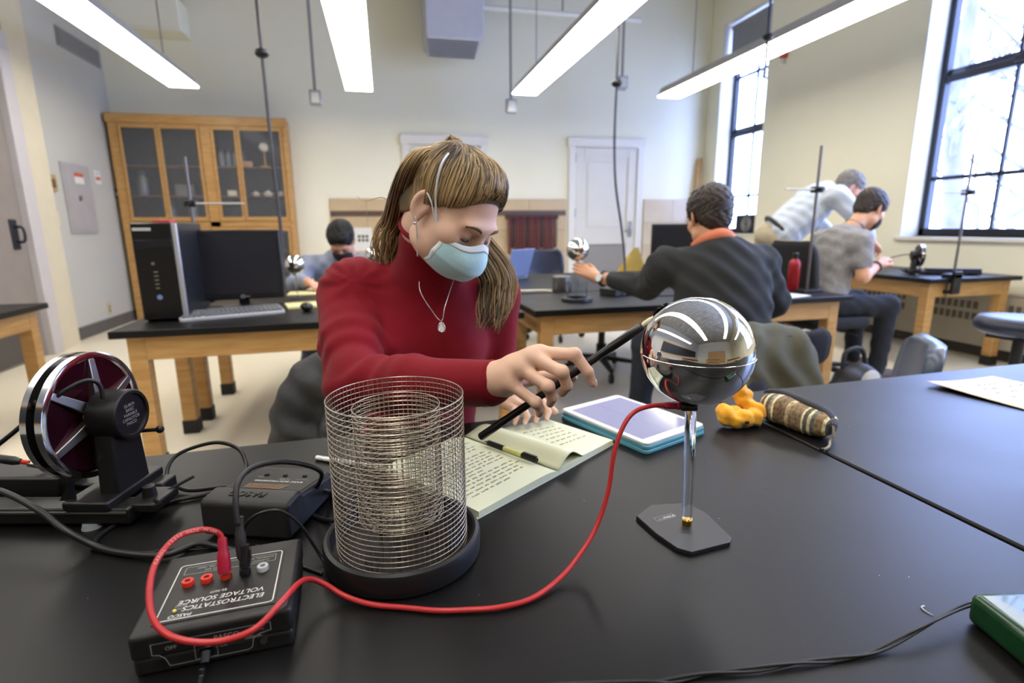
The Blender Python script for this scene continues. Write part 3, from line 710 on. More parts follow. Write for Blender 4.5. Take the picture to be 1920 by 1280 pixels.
MB().lathe([(.0065, .0204), (.0065, .0207), (.0055, .0207)], 24, (0, -.111, 0)).build('home_button', M('button_rim', '#b9bcc0', .2), tb)
# ------------------------------------------------------------------ stylus
st = thing('stylus', 'white stylus with metal ring lying behind the wire cage', 'stylus', (-.09, .94, TT))
sa, sb_ = Vector((-.142, .963, TT+.0046)), Vector((.0, .875, TT+.0046)); sd = (sb_-sa).normalized()
MB().cyl(sa+sd*.017, sb_-sd*.02, .0044, n=20).build('barrel', M('gloss_white', '#e4e4e2', .2, var=.01), st, world=True, smooth=False)
MB().lathe([(.0020, 0), (.0040, .0015), (.0044, .004), (.0044, .0155)], 20, sa, sd).build('cap', MATS['gloss_white'], st, world=True, auto=40)
MB().cyl(sa+sd*.0155, sa+sd*.0170, .0041, n=20).build('ring', chrome, st, world=True)
MB().cyl(sb_-sd*.02, sb_, .0044, .001, 20).build('nib', MATS['gloss_white'], st, world=True)
# ------------------------------------------------------------------ scrunchie
yel = M('yellow_velvet', '#f2b426', .8, sheen=.3, hex2='#e39a12', vscale=60, bump=.15, bscale=300)
sc_ = thing('scrunchie', 'bright yellow fabric scrunchie beside the pencil case', 'scrunchie', (.703, .925, TT)); sc_.scale = (1.15, 1.15, 1.15)
SCRUNCHIE_PLACEHOLDER = sc_
MB().b2((-.016, -.0365, .016), (-.009, -.034, .021)).build('brand_tag', M('dark_tag', '#2b2417', .6), sc_)
# ------------------------------------------------------------------ pencil case
def stripe_mat():
    m = bpy.data.materials.new('woven_stripes'); m.use_nodes = True; nt = m.node_tree; b = nt.nodes['Principled BSDF']; b.inputs['Roughness'].default_value = .85
    tc = nt.nodes.new('ShaderNodeTexCoord'); sx = nt.nodes.new('ShaderNodeSeparateXYZ'); nt.links.new(tc.outputs['Object'], sx.inputs[0])
    mr = nt.nodes.new('ShaderNodeMapRange'); mr.inputs['From Min'].default_value = -.095; mr.inputs['From Max'].default_value = .095; nt.links.new(sx.outputs['X'], mr.inputs['Value'])
    rp_ = nt.nodes.new('ShaderNodeValToRGB'); rp_.color_ramp.interpolation = 'CONSTANT'; nt.links.new(mr.outputs[0], rp_.inputs['Fac'])
    els = [(0, '#6d6a5c'), (.06, '#b7a077'), (.10, '#4b4a45'), (.15, '#c3b58f'), (.19, '#55554e'), (.24, '#8b8674'), (.28, '#d0c39a'), (.31, '#6b5a44'), (.47, '#a3926f'), (.52, '#75624a'), (.68, '#d0c39a'), (.71, '#4b4a45'), (.76, '#c3b58f'), (.80, '#55554e'), (.85, '#7a6648'), (.93, '#c9bb93'), (.96, '#4b4a45')]
    while len(rp_.color_ramp.elements) < len(els): rp_.color_ramp.elements.new(.5)
    for e_, (p_, h_) in zip(rp_.color_ramp.elements, els): e_.position = p_; e_.color = (*lin(h_), 1)
    w_ = nt.nodes.new('ShaderNodeTexVoronoi'); w_.inputs['Scale'].default_value = 130; nt.links.new(tc.outputs['Object'], w_.inputs['Vector'])
    mx = nt.nodes.new('ShaderNodeMix'); mx.data_type = 'RGBA'; mx.blend_type = 'OVERLAY'; mx.inputs['Factor'].default_value = .55
    nt.links.new(rp_.outputs[0], mx.inputs[6]); nt.links.new(w_.outputs['Distance'], mx.inputs[7]); 
    mul = nt.nodes.new('ShaderNodeMath'); mul.operation = 'MULTIPLY'; mul.inputs[1].default_value = 1.3; nt.links.new(w_.outputs['Distance'], mul.inputs[0]); nt.links.new(mul.outputs[0], mx.inputs[7])
    nt.links.new(mx.outputs[2], b.inputs['Base Color'])
    bp_ = nt.nodes.new('ShaderNodeBump'); bp_.inputs['Strength'].default_value = .3; bp_.inputs['Distance'].default_value = .002; nt.links.new(w_.outputs['Distance'], bp_.inputs['Height']); nt.links.new(bp_.outputs[0], b.inputs['Normal'])
    return m
pc = thing('pencil_case', 'woven striped pencil pouch with black zip and cord pull', 'pencil case', (.800, .880, TT), radians(-76)); pc.scale = (.84, 1.08, 1.08)
P = []; NS, NR = 40, 26
for i in range(NS+1):
    x = -.095+.19*i/NS; e_ = max(0, abs(x)/.095); s_ = (1-e_**6)**.5 if e_ < 1 else 0.02
    s_ = max(s_, .05); row = []
    for j in range(NR):
        a = 2*pi*j/NR; rw = .030; rh = .030*(1-.18*(x+.095)/.19)
        cy = rw*cos(a)*abs(cos(a))**(-.25) if abs(cos(a)) > 1e-3 else 0
        cz = rh+rh*sin(a)*(abs(sin(a))**(-.2) if abs(sin(a)) > 1e-3 else 0)
        row.append(Vector((x, cy*s_+.002*sin(40*x), max(.0005, rh+(cz-rh)*s_-.0015*sin(55*x)))))
    P.append(row+[row[0]])
MB().grid(P).build('pouch', stripe_mat(), pc, smooth=True)
zp = [(-.085, .000, .056), (-.06, .010, .0585), (-.02, .012, .0570), (.02, .010, .0545), (.06, .006, .0505), (.083, .0, .042), (.094, -.006, .026)]
zs = spline(zp, 6)
zb = MB(); zb.grid([[p+Vector((0, w_, h_)) for w_, h_ in ((-.012, -.0015), (-.004, .0025), (.006, .0025), (.014, -.001))] for p in zs]); zb.build('zip_tape', M('black_zip_tape', '#151416', .7, var=.1), pc, solid=.002, smooth=True)
zt = MB()
for k, p in enumerate(zs):
    zt.box(p+Vector((0, .001, .0028)), (.0016, .004, .0016))
zt.build('zip_teeth', blackp, pc, kind='stuff')
cp = [(.094, -.006, .03), (.101, -.010, .016), (.101, -.018, .006), (.112, -.032, .004), (.118, -.048, .0035), (.116, -.056, .0035)]
zc = MB().tube(spline(cp, 6), .0028, 8).build('zip_cord', M('braided_grey_cord', '#a49a86', .8, hex2='#6f675a', vscale=160), pc, smooth=True)
MB().cyl((.1165, -.055, .0035), (.1155, -.060, .0035), .0034, n=10).build('cord_tip', blackp, zc)
# ------------------------------------------------------------------ loose paper, wand
pp = thing('paper_sheet', 'cream worksheet with pencil notes at the right table edge', 'paper', (1.55, 1.0, TT))
Q = [Vector((1.335, 1.050, 0)), Vector((1.59, 1.072, 0)), Vector((1.64, .74, 0)), Vector((1.385, .715, 0))]
def pq(u, v): 
    p = Q[0].lerp(Q[1], u).lerp(Q[3].lerp(Q[2], u), v); return Vector((p.x, p.y, TT+.001+.012*(1-u)**3*(1-v)**2+.006*sin(3*u)*v*(1-v)))
MB().grid([[pq(i/10, j/10) for j in range(11)] for i in range(11)]).build('sheet', M('warm_paper', '#d6ccbb', .7, var=.02), pp, world=True, smooth=True, solid=.0006)
mm = MB()
for ln in range(9):
    v = .15+.09*ln; u = .25+.1*rnd.random()
    while u < .9:
        wl = .04+.08*rnd.random(); n = int(wl/.012)+3
        mm.tube([pq(u+wl*k/n, v+(.012 if k % 2 else -.008)*rnd.random())+Vector((0, 0, .0007)) for k in range(n)], .0004, 3, caps=False); u += wl+.03
mm.build('pencil_notes', ink, pp, world=True, kind='stuff')
wd = thing('charge_wand', 'long black charge wand with white neck held towards the mirror ball', 'wand', (.22, .70, TT))
wa, wb_ = Vector((.123, .744, .763)), Vector((.3365, .6605, .936)); wdv = (wb_-wa).normalized(); WL = (wb_-wa).length
MB().lathe([(.0050, 0), (.0062, .002), (.0060, WL*.16), (.0056, WL*.18), (.0056, WL*.80), (.0064, WL*.82), (.0064, WL*.99), (.0050, WL)], 20, wa, wdv).build('handle', M('wand_black', '#101011', .3, var=.1), wd, world=True, auto=40)
MB().lathe([(.0030, WL), (.0042, WL+.003), (.0044, WL+.013), (.0034, WL+.016), (.0030, WL+.021)], 16, wa, wdv).build('insulating_neck', M('ivory_plastic', '#d6cdb4', .4, var=.03), wd, world=True, auto=40)
dcn = wa+wdv*(WL+.034); nn = Vector((.35, -.55, -.2)); nn = (nn-wdv*nn.dot(wdv)).normalized()
MB().lathe([(.002, -.0016), (.0155, -.0016), (.0160, 0), (.0155, .0016), (.002, .0016)], 32, dcn, nn).build('charge_disc', M('dark_disc', '#1b1a1c', .25, metal=.6, var=.1), wd, world=True, auto=40)
# ------------------------------------------------------------------ signed distance figures
class Field:
    def __init__(s, lo, hi, h):
        s.lo = np.array(lo, float); s.h = h; s.n = (np.ceil((np.array(hi)-s.lo)/h)).astype(int)+1
        s.d = np.full(s.n, 1.0, np.float32)
    def _sub(s, lo, hi):
        a = np.clip(np.floor((np.array(lo)-s.lo)/s.h).astype(int), 0, s.n); b = np.clip(np.ceil((np.array(hi)-s.lo)/s.h).astype(int)+1, 0, s.n)
        if np.any(b <= a): return None
        sl = tuple(slice(x, y) for x, y in zip(a, b))
        ax = [s.lo[i]+s.h*np.arange(a[i], b[i]) for i in range(3)]
        return sl, np.stack(np.meshgrid(*ax, indexing='ij'), -1).astype(np.float32)
    def _mix(s, sl, v, k, op):
        o = s.d[sl]
        if op == 'cut':
            if k > 0:
                hh = np.clip(.5-.5*(o+v)/k, 0, 1); s.d[sl] = o*(1-hh)+(-v)*hh+k*hh*(1-hh)
            else: s.d[sl] = np.maximum(o, -v)
        else:
            if k > 0:
                hh = np.clip(.5+.5*(o-v)/k, 0, 1); s.d[sl] = o*(1-hh)+v*hh-k*hh*(1-hh)
            else: s.d[sl] = np.minimum(o, v)
    def ell(s, c, r, k=.02, R=None, op='add'):
        c = np.array(c, np.float32); r = np.array(r, np.float32); mg = max(r)+max(k, .012)*1.6
        q = s._sub(c-mg, c+mg)
        if q is None: return s
        sl, p = q; p = p-c
        if R is not None: p = p @ np.array(R, np.float32)
        k0 = np.sqrt(((p/r)**2).sum(-1)); k1 = np.sqrt(((p/(r*r))**2).sum(-1))+1e-9
        s._mix(sl, k0*(k0-1)/k1, k, op); return s
    def cone(s, a, b, ra, rb, k=.02, op='add', flat=None):
        a = np.array(a, np.float32); b = np.array(b, np.float32); mg = max(ra, rb)+max(k, .012)*1.6
        q = s._sub(np.minimum(a, b)-mg, np.maximum(a, b)+mg)
        if q is None: return s
        sl, p = q; ba = b-a; pa = p-a; hh = np.clip((pa@ba)/max(1e-9, float(ba@ba)), 0, 1)
        v = pa-hh[..., None]*ba
        if flat is not None:
            ax, f = np.array(flat[0], np.float32), flat[1]; comp = v@ax; v = v+(comp*(f-1))[..., None]*ax
        s._mix(sl, np.sqrt((v*v).sum(-1))-(ra+(rb-ra)*hh), k, op); return s
    def chain(s, pts, rs, k=.01, k0=None):
        for i in range(len(pts)-1): s.cone(pts[i], pts[i+1], rs[i], rs[i+1], (k0 if (i == 0 and k0) else k))
        return s
    def ripple(s, fn, band=.03):
        q = s._sub(s.lo, s.lo+s.h*s.n); sl, p = q
        m = np.abs(s.d) < band; s.d[m] += fn(p[m]).astype(np.float32); return s
    def cutplane(s, pt, nrm, k=0.):
        ax = [s.lo[i]+s.h*np.arange(s.n[i]) for i in range(3)]; n = np.array(nrm, float); n /= np.linalg.norm(n)
        v = (ax[0][:, None, None]-pt[0])*n[0]+(ax[1][None, :, None]-pt[1])*n[1]+(ax[2][None, None, :]-pt[2])*n[2]
        s.d = np.maximum(s.d, v.astype(np.float32)); return s
    def mesh(s):
        d = s.d; d[0], d[-1] = 1, 1; d[:, 0], d[:, -1] = 1, 1; d[:, :, 0], d[:, :, -1] = 1, 1
        ins = d < 0; nx, ny, nz = d.shape; cs = (nx-1, ny-1, nz-1)
        acc = np.zeros(cs+(3,), np.float32); cnt = np.zeros(cs, np.float32); fq = []
        for ax in range(3):
            A = [slice(None)]*3; B = [slice(None)]*3; A[ax] = slice(0, -1); B[ax] = slice(1, None)
            cr = np.argwhere(ins[tuple(A)] != ins[tuple(B)])
            if len(cr) == 0: continue
            e2 = cr.copy(); e2[:, ax] += 1
            va = d[tuple(cr.T)]; vb = d[tuple(e2.T)]; t = va/(va-vb)
            pos = cr.astype(np.float32); pos[:, ax] += t
            o1, o2 = (ax+1) % 3, (ax+2) % 3; quad = []
            for da, db in ((0, 0), (-1, 0), (-1, -1), (0, -1)):
                c_ = cr.copy(); c_[:, o1] += da; c_[:, o2] += db; quad.append(c_)
                np.add.at(acc, tuple(c_.T), pos); np.add.at(cnt, tuple(c_.T), 1)
            flip = va > 0; fq.append((quad, flip))
        vid = np.full(cs, -1, np.int64); act = cnt > 0; vid[act] = np.arange(act.sum())
        V = acc[act]/cnt[act][:, None]; V = V*s.h+s.lo; F = []
        for quad, flip in fq:
            ids = np.stack([vid[tuple(c_.T)] for c_ in quad], 1); ids[flip] = ids[flip][:, ::-1]; F.append(ids)
        return V, np.concatenate(F)
def smooth_vf(V, F, it=2, lam=.5):
    for _ in range(it):
        acc = np.zeros_like(V); cnt = np.zeros(len(V))
        for a in range(4):
            i, j = F[:, a], F[:, (a+1) % 4]
            np.add.at(acc, i, V[j]); np.add.at(cnt, i, 1); np.add.at(acc, j, V[i]); np.add.at(cnt, j, 1)
        V = V*(1-lam)+lam*acc/np.maximum(cnt, 1)[:, None]
    return V
def vf_obj(name, parts, mat, parent, label=None, off=None):
    Vs, Fs, o = [], [], 0
    for V, F in parts: Vs.append(V); Fs.append(F+o); o += len(V)
    V = np.concatenate(Vs); F = np.concatenate(Fs)
    if off is None: off = wloc(parent)
    V = V-np.array(off)
    me = bpy.data.meshes.new(name); me.from_pydata(V.tolist(), [], F.tolist())
    me.polygons.foreach_set('use_smooth', [True]*len(me.polygons)); me.update()
    return link(name, me, mat, parent, label=label)
def skin_mat(name, hexc, hex2):
    m = M(name, hexc, .5, hex2=hex2, vscale=9, bump=.04, bscale=500, spec=.4)
    b = m.node_tree.nodes['Principled BSDF']; b.inputs['Subsurface Weight'].default_value = .12; b.inputs['Subsurface Radius'].default_value = (.012, .005, .003); b.inputs['Subsurface Scale'].default_value = .5
    return m
def head_frame(center, heading, pitch, roll=0.):
    """local x = person's left, y = forward, z = up"""
    f = Vector((heading[0], heading[1], 0)).normalized()*cos(pitch) + Vector((0, 0, -sin(pitch)))
    left = Vector((0, 0, 1)).cross(f).normalized(); up = f.cross(left).normalized() if False else left.cross(f)*-1
    up = f.cross(left); up = up if up.z > 0 else -up
    R = Matrix((left, f, up)).transposed()
    R = R @ Matrix.Rotation(roll, 3, 'Y')
    T = R.to_4x4(); T.translation = Vector(center); return T
def xf(T, V):
    A = np.array(T.to_3x3()); return V @ A.T + np.array(T.translation)
def head_vf(T, h=.003, scale=1., neck=True, jaw=1., mouth=True):
    F = Field((-.10, -.13, -.20), (.10, .14, .13), h)
    F.ell((0, -.012, .030), (.073, .090, .071), .0)
    F.ell((0, .022, -.030), (.061, .068, .085), .03)
    F.ell((0, .044, -.082), (.038*jaw, .038, .030), .035)
    F.ell((0, .072, -.098), (.020*jaw, .016, .014), .02)
    for s in (-1, 1):
        F.ell((s*.046, .055, -.025), (.022, .026, .022), .025)
        F.ell((s*.046, .012, -.075), (.020*jaw, .034, .022), .03)
    F.ell((0, .080, .014), (.046, .014, .011), .02)
    for s in (-1, 1): F.ell((s*.031, .100, -.006), (.019, .018, .013), .014, op='cut')
    for s in (-1, 1): F.ell((s*.031, .0735, -.007), (.0155, .0135, .0125), .004)
    F.cone((0, .086, .000), (0, .107, -.040), .0085, .0120, .012)
    for s in (-1, 1): F.ell((s*.011, .098, -.044), (.008, .010, .007), .008)
    if mouth:
        F.ell((0, .092, -.066), (.024, .010, .006), .010); F.ell((0, .091, -.075), (.020, .010, .006), .008)
        F.cone((-.022, .1005, -.0705), (.022, .1005, -.0705), .0015, .0015, .004, op='cut')
    if neck: F.cone((0, -.022, -.07), (0, -.050, -.19), .050, .054, .03)
    for s in (-1, 1):
        Re = rotm(0, 0, s*.5)
        F.ell((s*.0775, -.010, -.012), (.0075, .020, .031), .006, R=Re)
        F.ell((s*.0840, -.006, -.006), (.0065, .011, .019), .004, R=Re, op='cut')
        F.ell((s*.0760, -.004, -.038), (.006, .008, .009), .006)
    V, Q = F.mesh(); V = smooth_vf(V, Q, 2, .4)
    return xf(T, V*scale), Q
def hand_vf(fingers, thumb, wrist, arm, h=.0018, palm_k=.012, rs=1.):
    """fingers: list of [mcp, pip, dip, tip]; thumb: [cmc, mcp, ip, tip]; arm: point further up the forearm"""
    pts = np.array([p for f in fingers for p in f]+list(thumb)+[wrist, arm]); F = Field(pts.min(0)-.035, pts.max(0)+.035, h)
    W_ = np.array(wrist); w2 = np.array(arm)
    F.cone(arm, wrist, .026*rs, .0235*rs, .01)
    mcps = [np.array(f[0]) for f in fingers]; ctr = sum(mcps)/len(mcps)
    for i, m_ in enumerate(mcps): F.cone(W_, m_, .0172*rs, (.0115, .0118, .011, .010)[i]*rs, palm_k+.006)
    for i in range(len(mcps)-1): F.cone(mcps[i]*.6+W_*.4, mcps[i+1]*.6+W_*.4, .012*rs, .012*rs, .012)
    F.cone(W_, thumb[0], .018*rs, .0155*rs, .014); F.cone(thumb[0], thumb[1], .0150*rs, .0108*rs, .010)
    F.cone(thumb[1], thumb[2], .0102*rs, .0092*rs, .004); F.cone(thumb[2], thumb[3], .0092*rs, .0072*rs, .003)
    for i, f in enumerate(fingers):
        r0 = (.0093, .0094, .0090, .0080)[i]*rs
        G = Field(np.array(f).min(0)-.02, np.array(f).max(0)+.02, h)
        F.cone(f[0], f[1], r0*1.08, r0*.90, .006); F.cone(f[1], f[2], r0*.92, r0*.80, .003); F.cone(f[2], f[3], r0*.80, r0*.64, .003)
        F.ell(f[1], (r0*.98,)*3, .004)
    V, Q = F.mesh(); return smooth_vf(V, Q, 2, .4), Q
def nail(tip, dip, out, r, mat, parent):
    t = Vector(tip); d = (t-Vector(dip)).normalized(); o_ = Vector(out); o_ = (o_-d*o_.dot(d)).normalized(); s_ = d.cross(o_)
    R = Matrix((s_, d, o_)).transposed()
    return MB().ell(t+o_*r*.62-d*r*.1, (r*.72, r*1.05, r*.28), 14, 8, R).build('fingernail', mat, parent, world=True, smooth=True)
def strands(m, paths, r0, n=5, taper=.35):
    for p in paths:
        N = len(p); m.tube(p, [r0*(1-(1-taper)*(k/(N-1))**2) for k in range(N)], n, caps=False)
def hair_mat(name, dark, light, mid=None, fine=260):
    m = bpy.data.materials.new(name); m.use_nodes = True; nt = m.node_tree; b = nt.nodes['Principled BSDF']; MATS[name] = m
    b.inputs['Roughness'].default_value = .42; b.inputs['Specular IOR Level'].default_value = .4
    g = nt.nodes.new('ShaderNodeNewGeometry'); tc = nt.nodes.new('ShaderNodeTexCoord')
    n = nt.nodes.new('ShaderNodeTexNoise'); n.inputs['Scale'].default_value = 9; nt.links.new(tc.outputs['Object'], n.inputs['Vector'])
    a = nt.nodes.new('ShaderNodeMath'); a.operation = 'MULTIPLY_ADD'; a.inputs[1].default_value = .62; nt.links.new(g.outputs['Random Per Island'], a.inputs[0]); nt.links.new(n.outputs['Fac'], a.inputs[2])
    r = nt.nodes.new('ShaderNodeValToRGB'); nt.links.new(a.outputs[0], r.inputs['Fac']); r.color_ramp.elements[0].position = .38; r.color_ramp.elements[1].position = .98
    r.color_ramp.elements[0].color = (*lin(dark), 1); r.color_ramp.elements[1].color = (*lin(light), 1)
    if mid: e_ = r.color_ramp.elements.new(.66); e_.color = (*lin(mid), 1)
    nt.links.new(r.outputs[0], b.inputs['Base Color']); return m

# scrunchie, built from lumpy folds
F = Field((-.06, -.05, -.01), (.06, .06, .09), .0018)
for c_, r_ in (((-.032, -.004, .020), (.015, .016, .018)), ((-.020, -.012, .014), (.015, .014, .014)), ((-.002, -.014, .016), (.016, .015, .016)), ((.018, -.012, .016), (.015, .015, .016)), ((.033, -.002, .020), (.012, .016, .018)),
               ((.024, .010, .030), (.013, .013, .013)), ((.012, .016, .040), (.013, .012, .012)), ((.008, .020, .056), (.014, .013, .017)), ((.021, .018, .048), (.012, .012, .012)), ((-.010, .006, .020), (.013, .013, .013)), ((-.036, .004, .028), (.010, .011, .012))):
    F.ell(c_, tuple(1.06*q for q in r_), .0035)
F.ripple(lambda p: .0010*np.sin(p[:, 0]*260+p[:, 2]*150)*np.sin(p[:, 1]*160+1)+.0005*np.sin(p[:, 2]*380+p[:, 0]*120))
V, Q = F.mesh(); V = smooth_vf(V, Q, 1, .4); V[:, 2] -= V[:, 2].min()
vf_obj('fabric_tube', [(V, Q)], yel, SCRUNCHIE_PLACEHOLDER, off=(0, 0, 0))

# ================================================================== woman in the red sweater
wo = thing('person', 'woman in red turtleneck sweater and blue face mask holding a wand', 'person', (.05, 1.25, 0), group='people in the lab')
skinA = skin_mat('fair_skin', '#dab69f', '#cda48b')
HT = head_frame((.126, .985, 1.104), (.62, -.785), radians(40), radians(7)) @ Matrix.Scale(.905, 4)
hv = head_vf(HT, .0028, 1.0, neck=False)
NB = HT @ Vector((0, -.026, -.070)); N0 = Vector((.084, 1.105, .950)); NC = N0.lerp(NB, .74)
Fn = Field(np.minimum(NB, N0)-.09, np.maximum(NB, N0)+.09, .004); Fn.cone(tuple(HT @ Vector((0, -.018, -.035))), tuple(NB), .052, .047, 0); Fn.cone(tuple(NB), tuple(N0), .047, .050, .02)
neckv = Fn.mesh()
Rh = hand_vf([[(.202, .697, .898), (.241, .665, .901), (.257, .656, .878), (.264, .655, .862)],
              [(.187, .691, .895), (.220, .655, .881), (.229, .659, .860), (.227, .672, .846)],
              [(.172, .689, .880), (.201, .655, .862), (.209, .661, .844), (.210, .674, .831)],
              [(.158, .692, .858), (.187, .664, .838), (.194, .669, .826), (.196, .680, .815)]],
             [(.160, .722, .850), (.196, .736, .850), (.233, .728, .854), (.256, .712, .855)], (.136, .735, .850), (.100, .768, .845))
Lh = hand_vf([[(.270, 1.045, .716), (.303, 1.022, .712), (.309, 1.003, .697), (.302, .993, .687)],
              [(.253, 1.036, .719), (.279, 1.008, .716), (.283, .990, .700), (.276, .983, .688)],
              [(.238, 1.030, .717), (.255, 1.002, .714), (.259, .985, .699), (.253, .980, .688)],
              [(.224, 1.030, .712), (.235, 1.003, .709), (.238, .988, .697), (.233, .984, .687)]],
             [(.272, 1.075, .712), (.300, 1.060, .703), (.320, 1.040, .695), (.330, 1.022, .689)], (.246, 1.085, .722), (.240, 1.13, .725), h=.0024, rs=.93)
core = Field((-.20, .80, .40), (.34, 1.45, 1.02), .009)
core.ell((.072, 1.15, .85), (.14, .085, .13), .0); core.ell((.06, 1.20, .68), (.11, .08, .16), .05); core.ell((.05, 1.26, .54), (.14, .11, .10), .05)
core.cone((-.075, 1.14, .94), (.22, 1.13, .92), .045, .045, .03)
core.chain([(-.08, 1.13, .93), (-.062, .925, .805), (.110, .758, .846)], [.042, .034, .025], .02); core.chain([(.222, 1.13, .92), (.222, 1.16, .74), (.240, 1.12, .724)], [.04, .033, .024], .02)
bd = vf_obj('body', [core.mesh(), neckv, hv, Rh, Lh], skinA, wo)
nailm = M('pale_pink_nail', '#e6bba8', .2, var=.03, coat=.5)
nail((.264, .655, .862), (.257, .656, .878), (.55, -.75, .1), .0068, nailm, bd)
for tp, dp in (((.302, .993, .687), (.309, 1.003, .697)), ((.276, .983, .688), (.283, .990, .700)), ((.253, .980, .688), (.259, .985, .699))): nail(tp, dp, (.2, -.7, .5), .0055, nailm, bd)
# --- sweater
redk = M('red_knit', '#7f0f1f', .8, hex2='#6e0b18', vscale=7, sheen=.04, spec=.2, bump=.22, bscale=700)
F = Field((-.19, .70, .42), (.34, 1.44, 1.08), .0046)
F.ell((.072, 1.145, .850), (.160, .102, .140), .0); F.ell((.062, 1.195, .68), (.128, .095, .17), .06); F.ell((.05, 1.26, .53), (.165, .135, .11), .06)
for s in (-1, 1): F.ell((.066+s*.062, 1.068, .838), (.060, .058, .060), .045)
F.cone((-.065, 1.135, .940), (.212, 1.13, .918), .054, .052, .04)
F.cone((.082, 1.115, .930), tuple(N0.lerp(NB, .25)), .090, .066, .05)
F.cone(tuple(N0.lerp(NB, .2)), tuple(NC), .0625, .0575, .02); F.cutplane(tuple(NC+(NB-N0).normalized()*.012), tuple(NB-N0)) if False else None
F.ell((-.060, 1.125, .955), (.060, .062, .056), .035)
F.chain([(-.075, 1.115, .922), (-.070, 1.02, .860), (-.060, .930, .808)], [.060, .054, .048], .02, .03)
F.chain([(-.060, .930, .808), (.03, .845, .824), (.139, .734, .849)], [.050, .0430, .0335], .025)
F.ell((.218, 1.12, .940), (.056, .058, .052), .03)
F.chain([(.222, 1.12, .915), (.228, 1.155, .745)], [.054, .046], .02); F.chain([(.228, 1.155, .745), (.240, 1.105, .726)], [.044, .034], .02)
def knit_folds(p):
    d = np.linalg.norm(p-np.array([-.062, .935, .83]), axis=1); w1 = np.exp(-(d/.10)**2)*.0045*np.sin(d*170)
    s = p-np.array([-.085, 1.12, .97]); ang = np.arctan2(s[:, 0]*.8+s[:, 1]*.3, s[:, 2]); ds = np.linalg.norm(s, axis=1)
    w2 = np.exp(-(ds/.085)**2)*.0022*np.sin(ang*11+ds*60)+np.exp(-(ds/.07)**2)*.0018*np.sin(ang*5+1+s[:,1]*60)
    t = p-np.array([-.08, 1.02, .87]); w3 = np.exp(-(np.linalg.norm(t, axis=1)/.08)**2)*.0032*np.sin((t[:, 2]*.9-t[:, 1]*.5)*150)
    w4 = np.exp(-(((p[:, 0]-.06)/.12)**2+((p[:, 2]-.70)/.07)**2))*.0022*np.sin(p[:, 2]*170+p[:, 0]*40)
    return w1+w2+w3+w4
F.ripple(knit_folds)
# open the collar and cuff
V, Q = F.mesh(); V = smooth_vf(V, Q, 2, .45)
sw = vf_obj('sweater', [(V, Q)], redk, wo)
# collar lip and cuff rib
cT = NC+(NB-N0).normalized()*.040; cax = (NB-N0).normalized()
cx_, cy_ = frame_to(cax)
MB().tube([cT+cx_*(.0515*cos(2*pi*k/40))+cy_*(.0515*sin(2*pi*k/40)) for k in range(40)], .0055, 8, closed=True).build('collar_edge', redk, sw, world=True, smooth=True)
wc = Vector((.1415, .7315, .8495)); wx, wy = frame_to((.19, -.19, .04))
MB().tube([wc+wx*(.0295*cos(2*pi*k/32))+wy*(.0295*sin(2*pi*k/32)) for k in range(32)], .0046, 8, closed=True).build('cuff_edge', redk, sw, world=True, smooth=True)
# --- trousers
jean = M('dark_blue_denim', '#23283a', .8, var=.15, vscale=30, bump=.1, bscale=400)
F = Field((-.16, .62, .0), (.30, 1.45, .62), .010)
F.ell((.05, 1.27, .50), (.165, .14, .10), .0)
for s in (-1, 1):
    F.chain([(.05+s*.085, 1.24, .49), (.05+s*.11, .86, .49), (.05+s*.11, .90, .10)], [.085, .062, .045], .03)
vf_obj('trousers', [F.mesh()], jean, wo)
for s in (-1, 1):
    MB().ell((.05+s*.11, .85, .045), (.042, .12, .045), 16, 10).build('shoe', blackr, wo, world=True, smooth=True)
# --- mask, in head space
def hp(x, y, z): return HT @ Vector((x, y, z))
maskm = M('pale_blue_mask', '#b4d8df', .75, hex2='#a3ccd6', vscale=14, sheen=.2, bump=.06, bscale=300)
maskw = M('white_mask_band', '#d8dee2', .7, var=.03)
def mask_pt(a, v, lift=0.):
    yf = np.interp(v, [0, .12, .35, .55, .8, 1], [.103, .114, .127, .126, .112, .080]); wdt = np.interp(v, [0, .5, 1], [.062, .068, .054]); ys = np.interp(v, [0, .5, 1], [.040, .030, .030])
    z = np.interp(v, [0, 1], [-.016, -.114]) + (.010*math.exp(-(a/.35)**2) if v < .5 else 0)*(1-v*2) - .012*abs(a)/1.3*(1-v)+ .018*abs(a)/1.3*v
    ca = max(0, cos(a*1.02)); pl_ = .0022*abs(((v*4.2) % 1)-.5)*2 if .15 < v < .85 else 0
    return hp(wdt*sin(a)/sin(1.32), ys+(yf-ys+pl_+lift)*ca**.85+lift, z)
mk = MB().grid([[mask_pt(-1.32+2.64*i/36, j/26) for j in range(27)] for i in range(37)]).build('face_mask', maskm, wo, world=True, smooth=True, solid=.0014)
MB().grid([[mask_pt(-1.32+2.64*i/36, -.015+.10*j/4, .0013) for j in range(5)] for i in range(37)]).build('nose_band', maskw, mk, world=True, smooth=True, solid=.001)
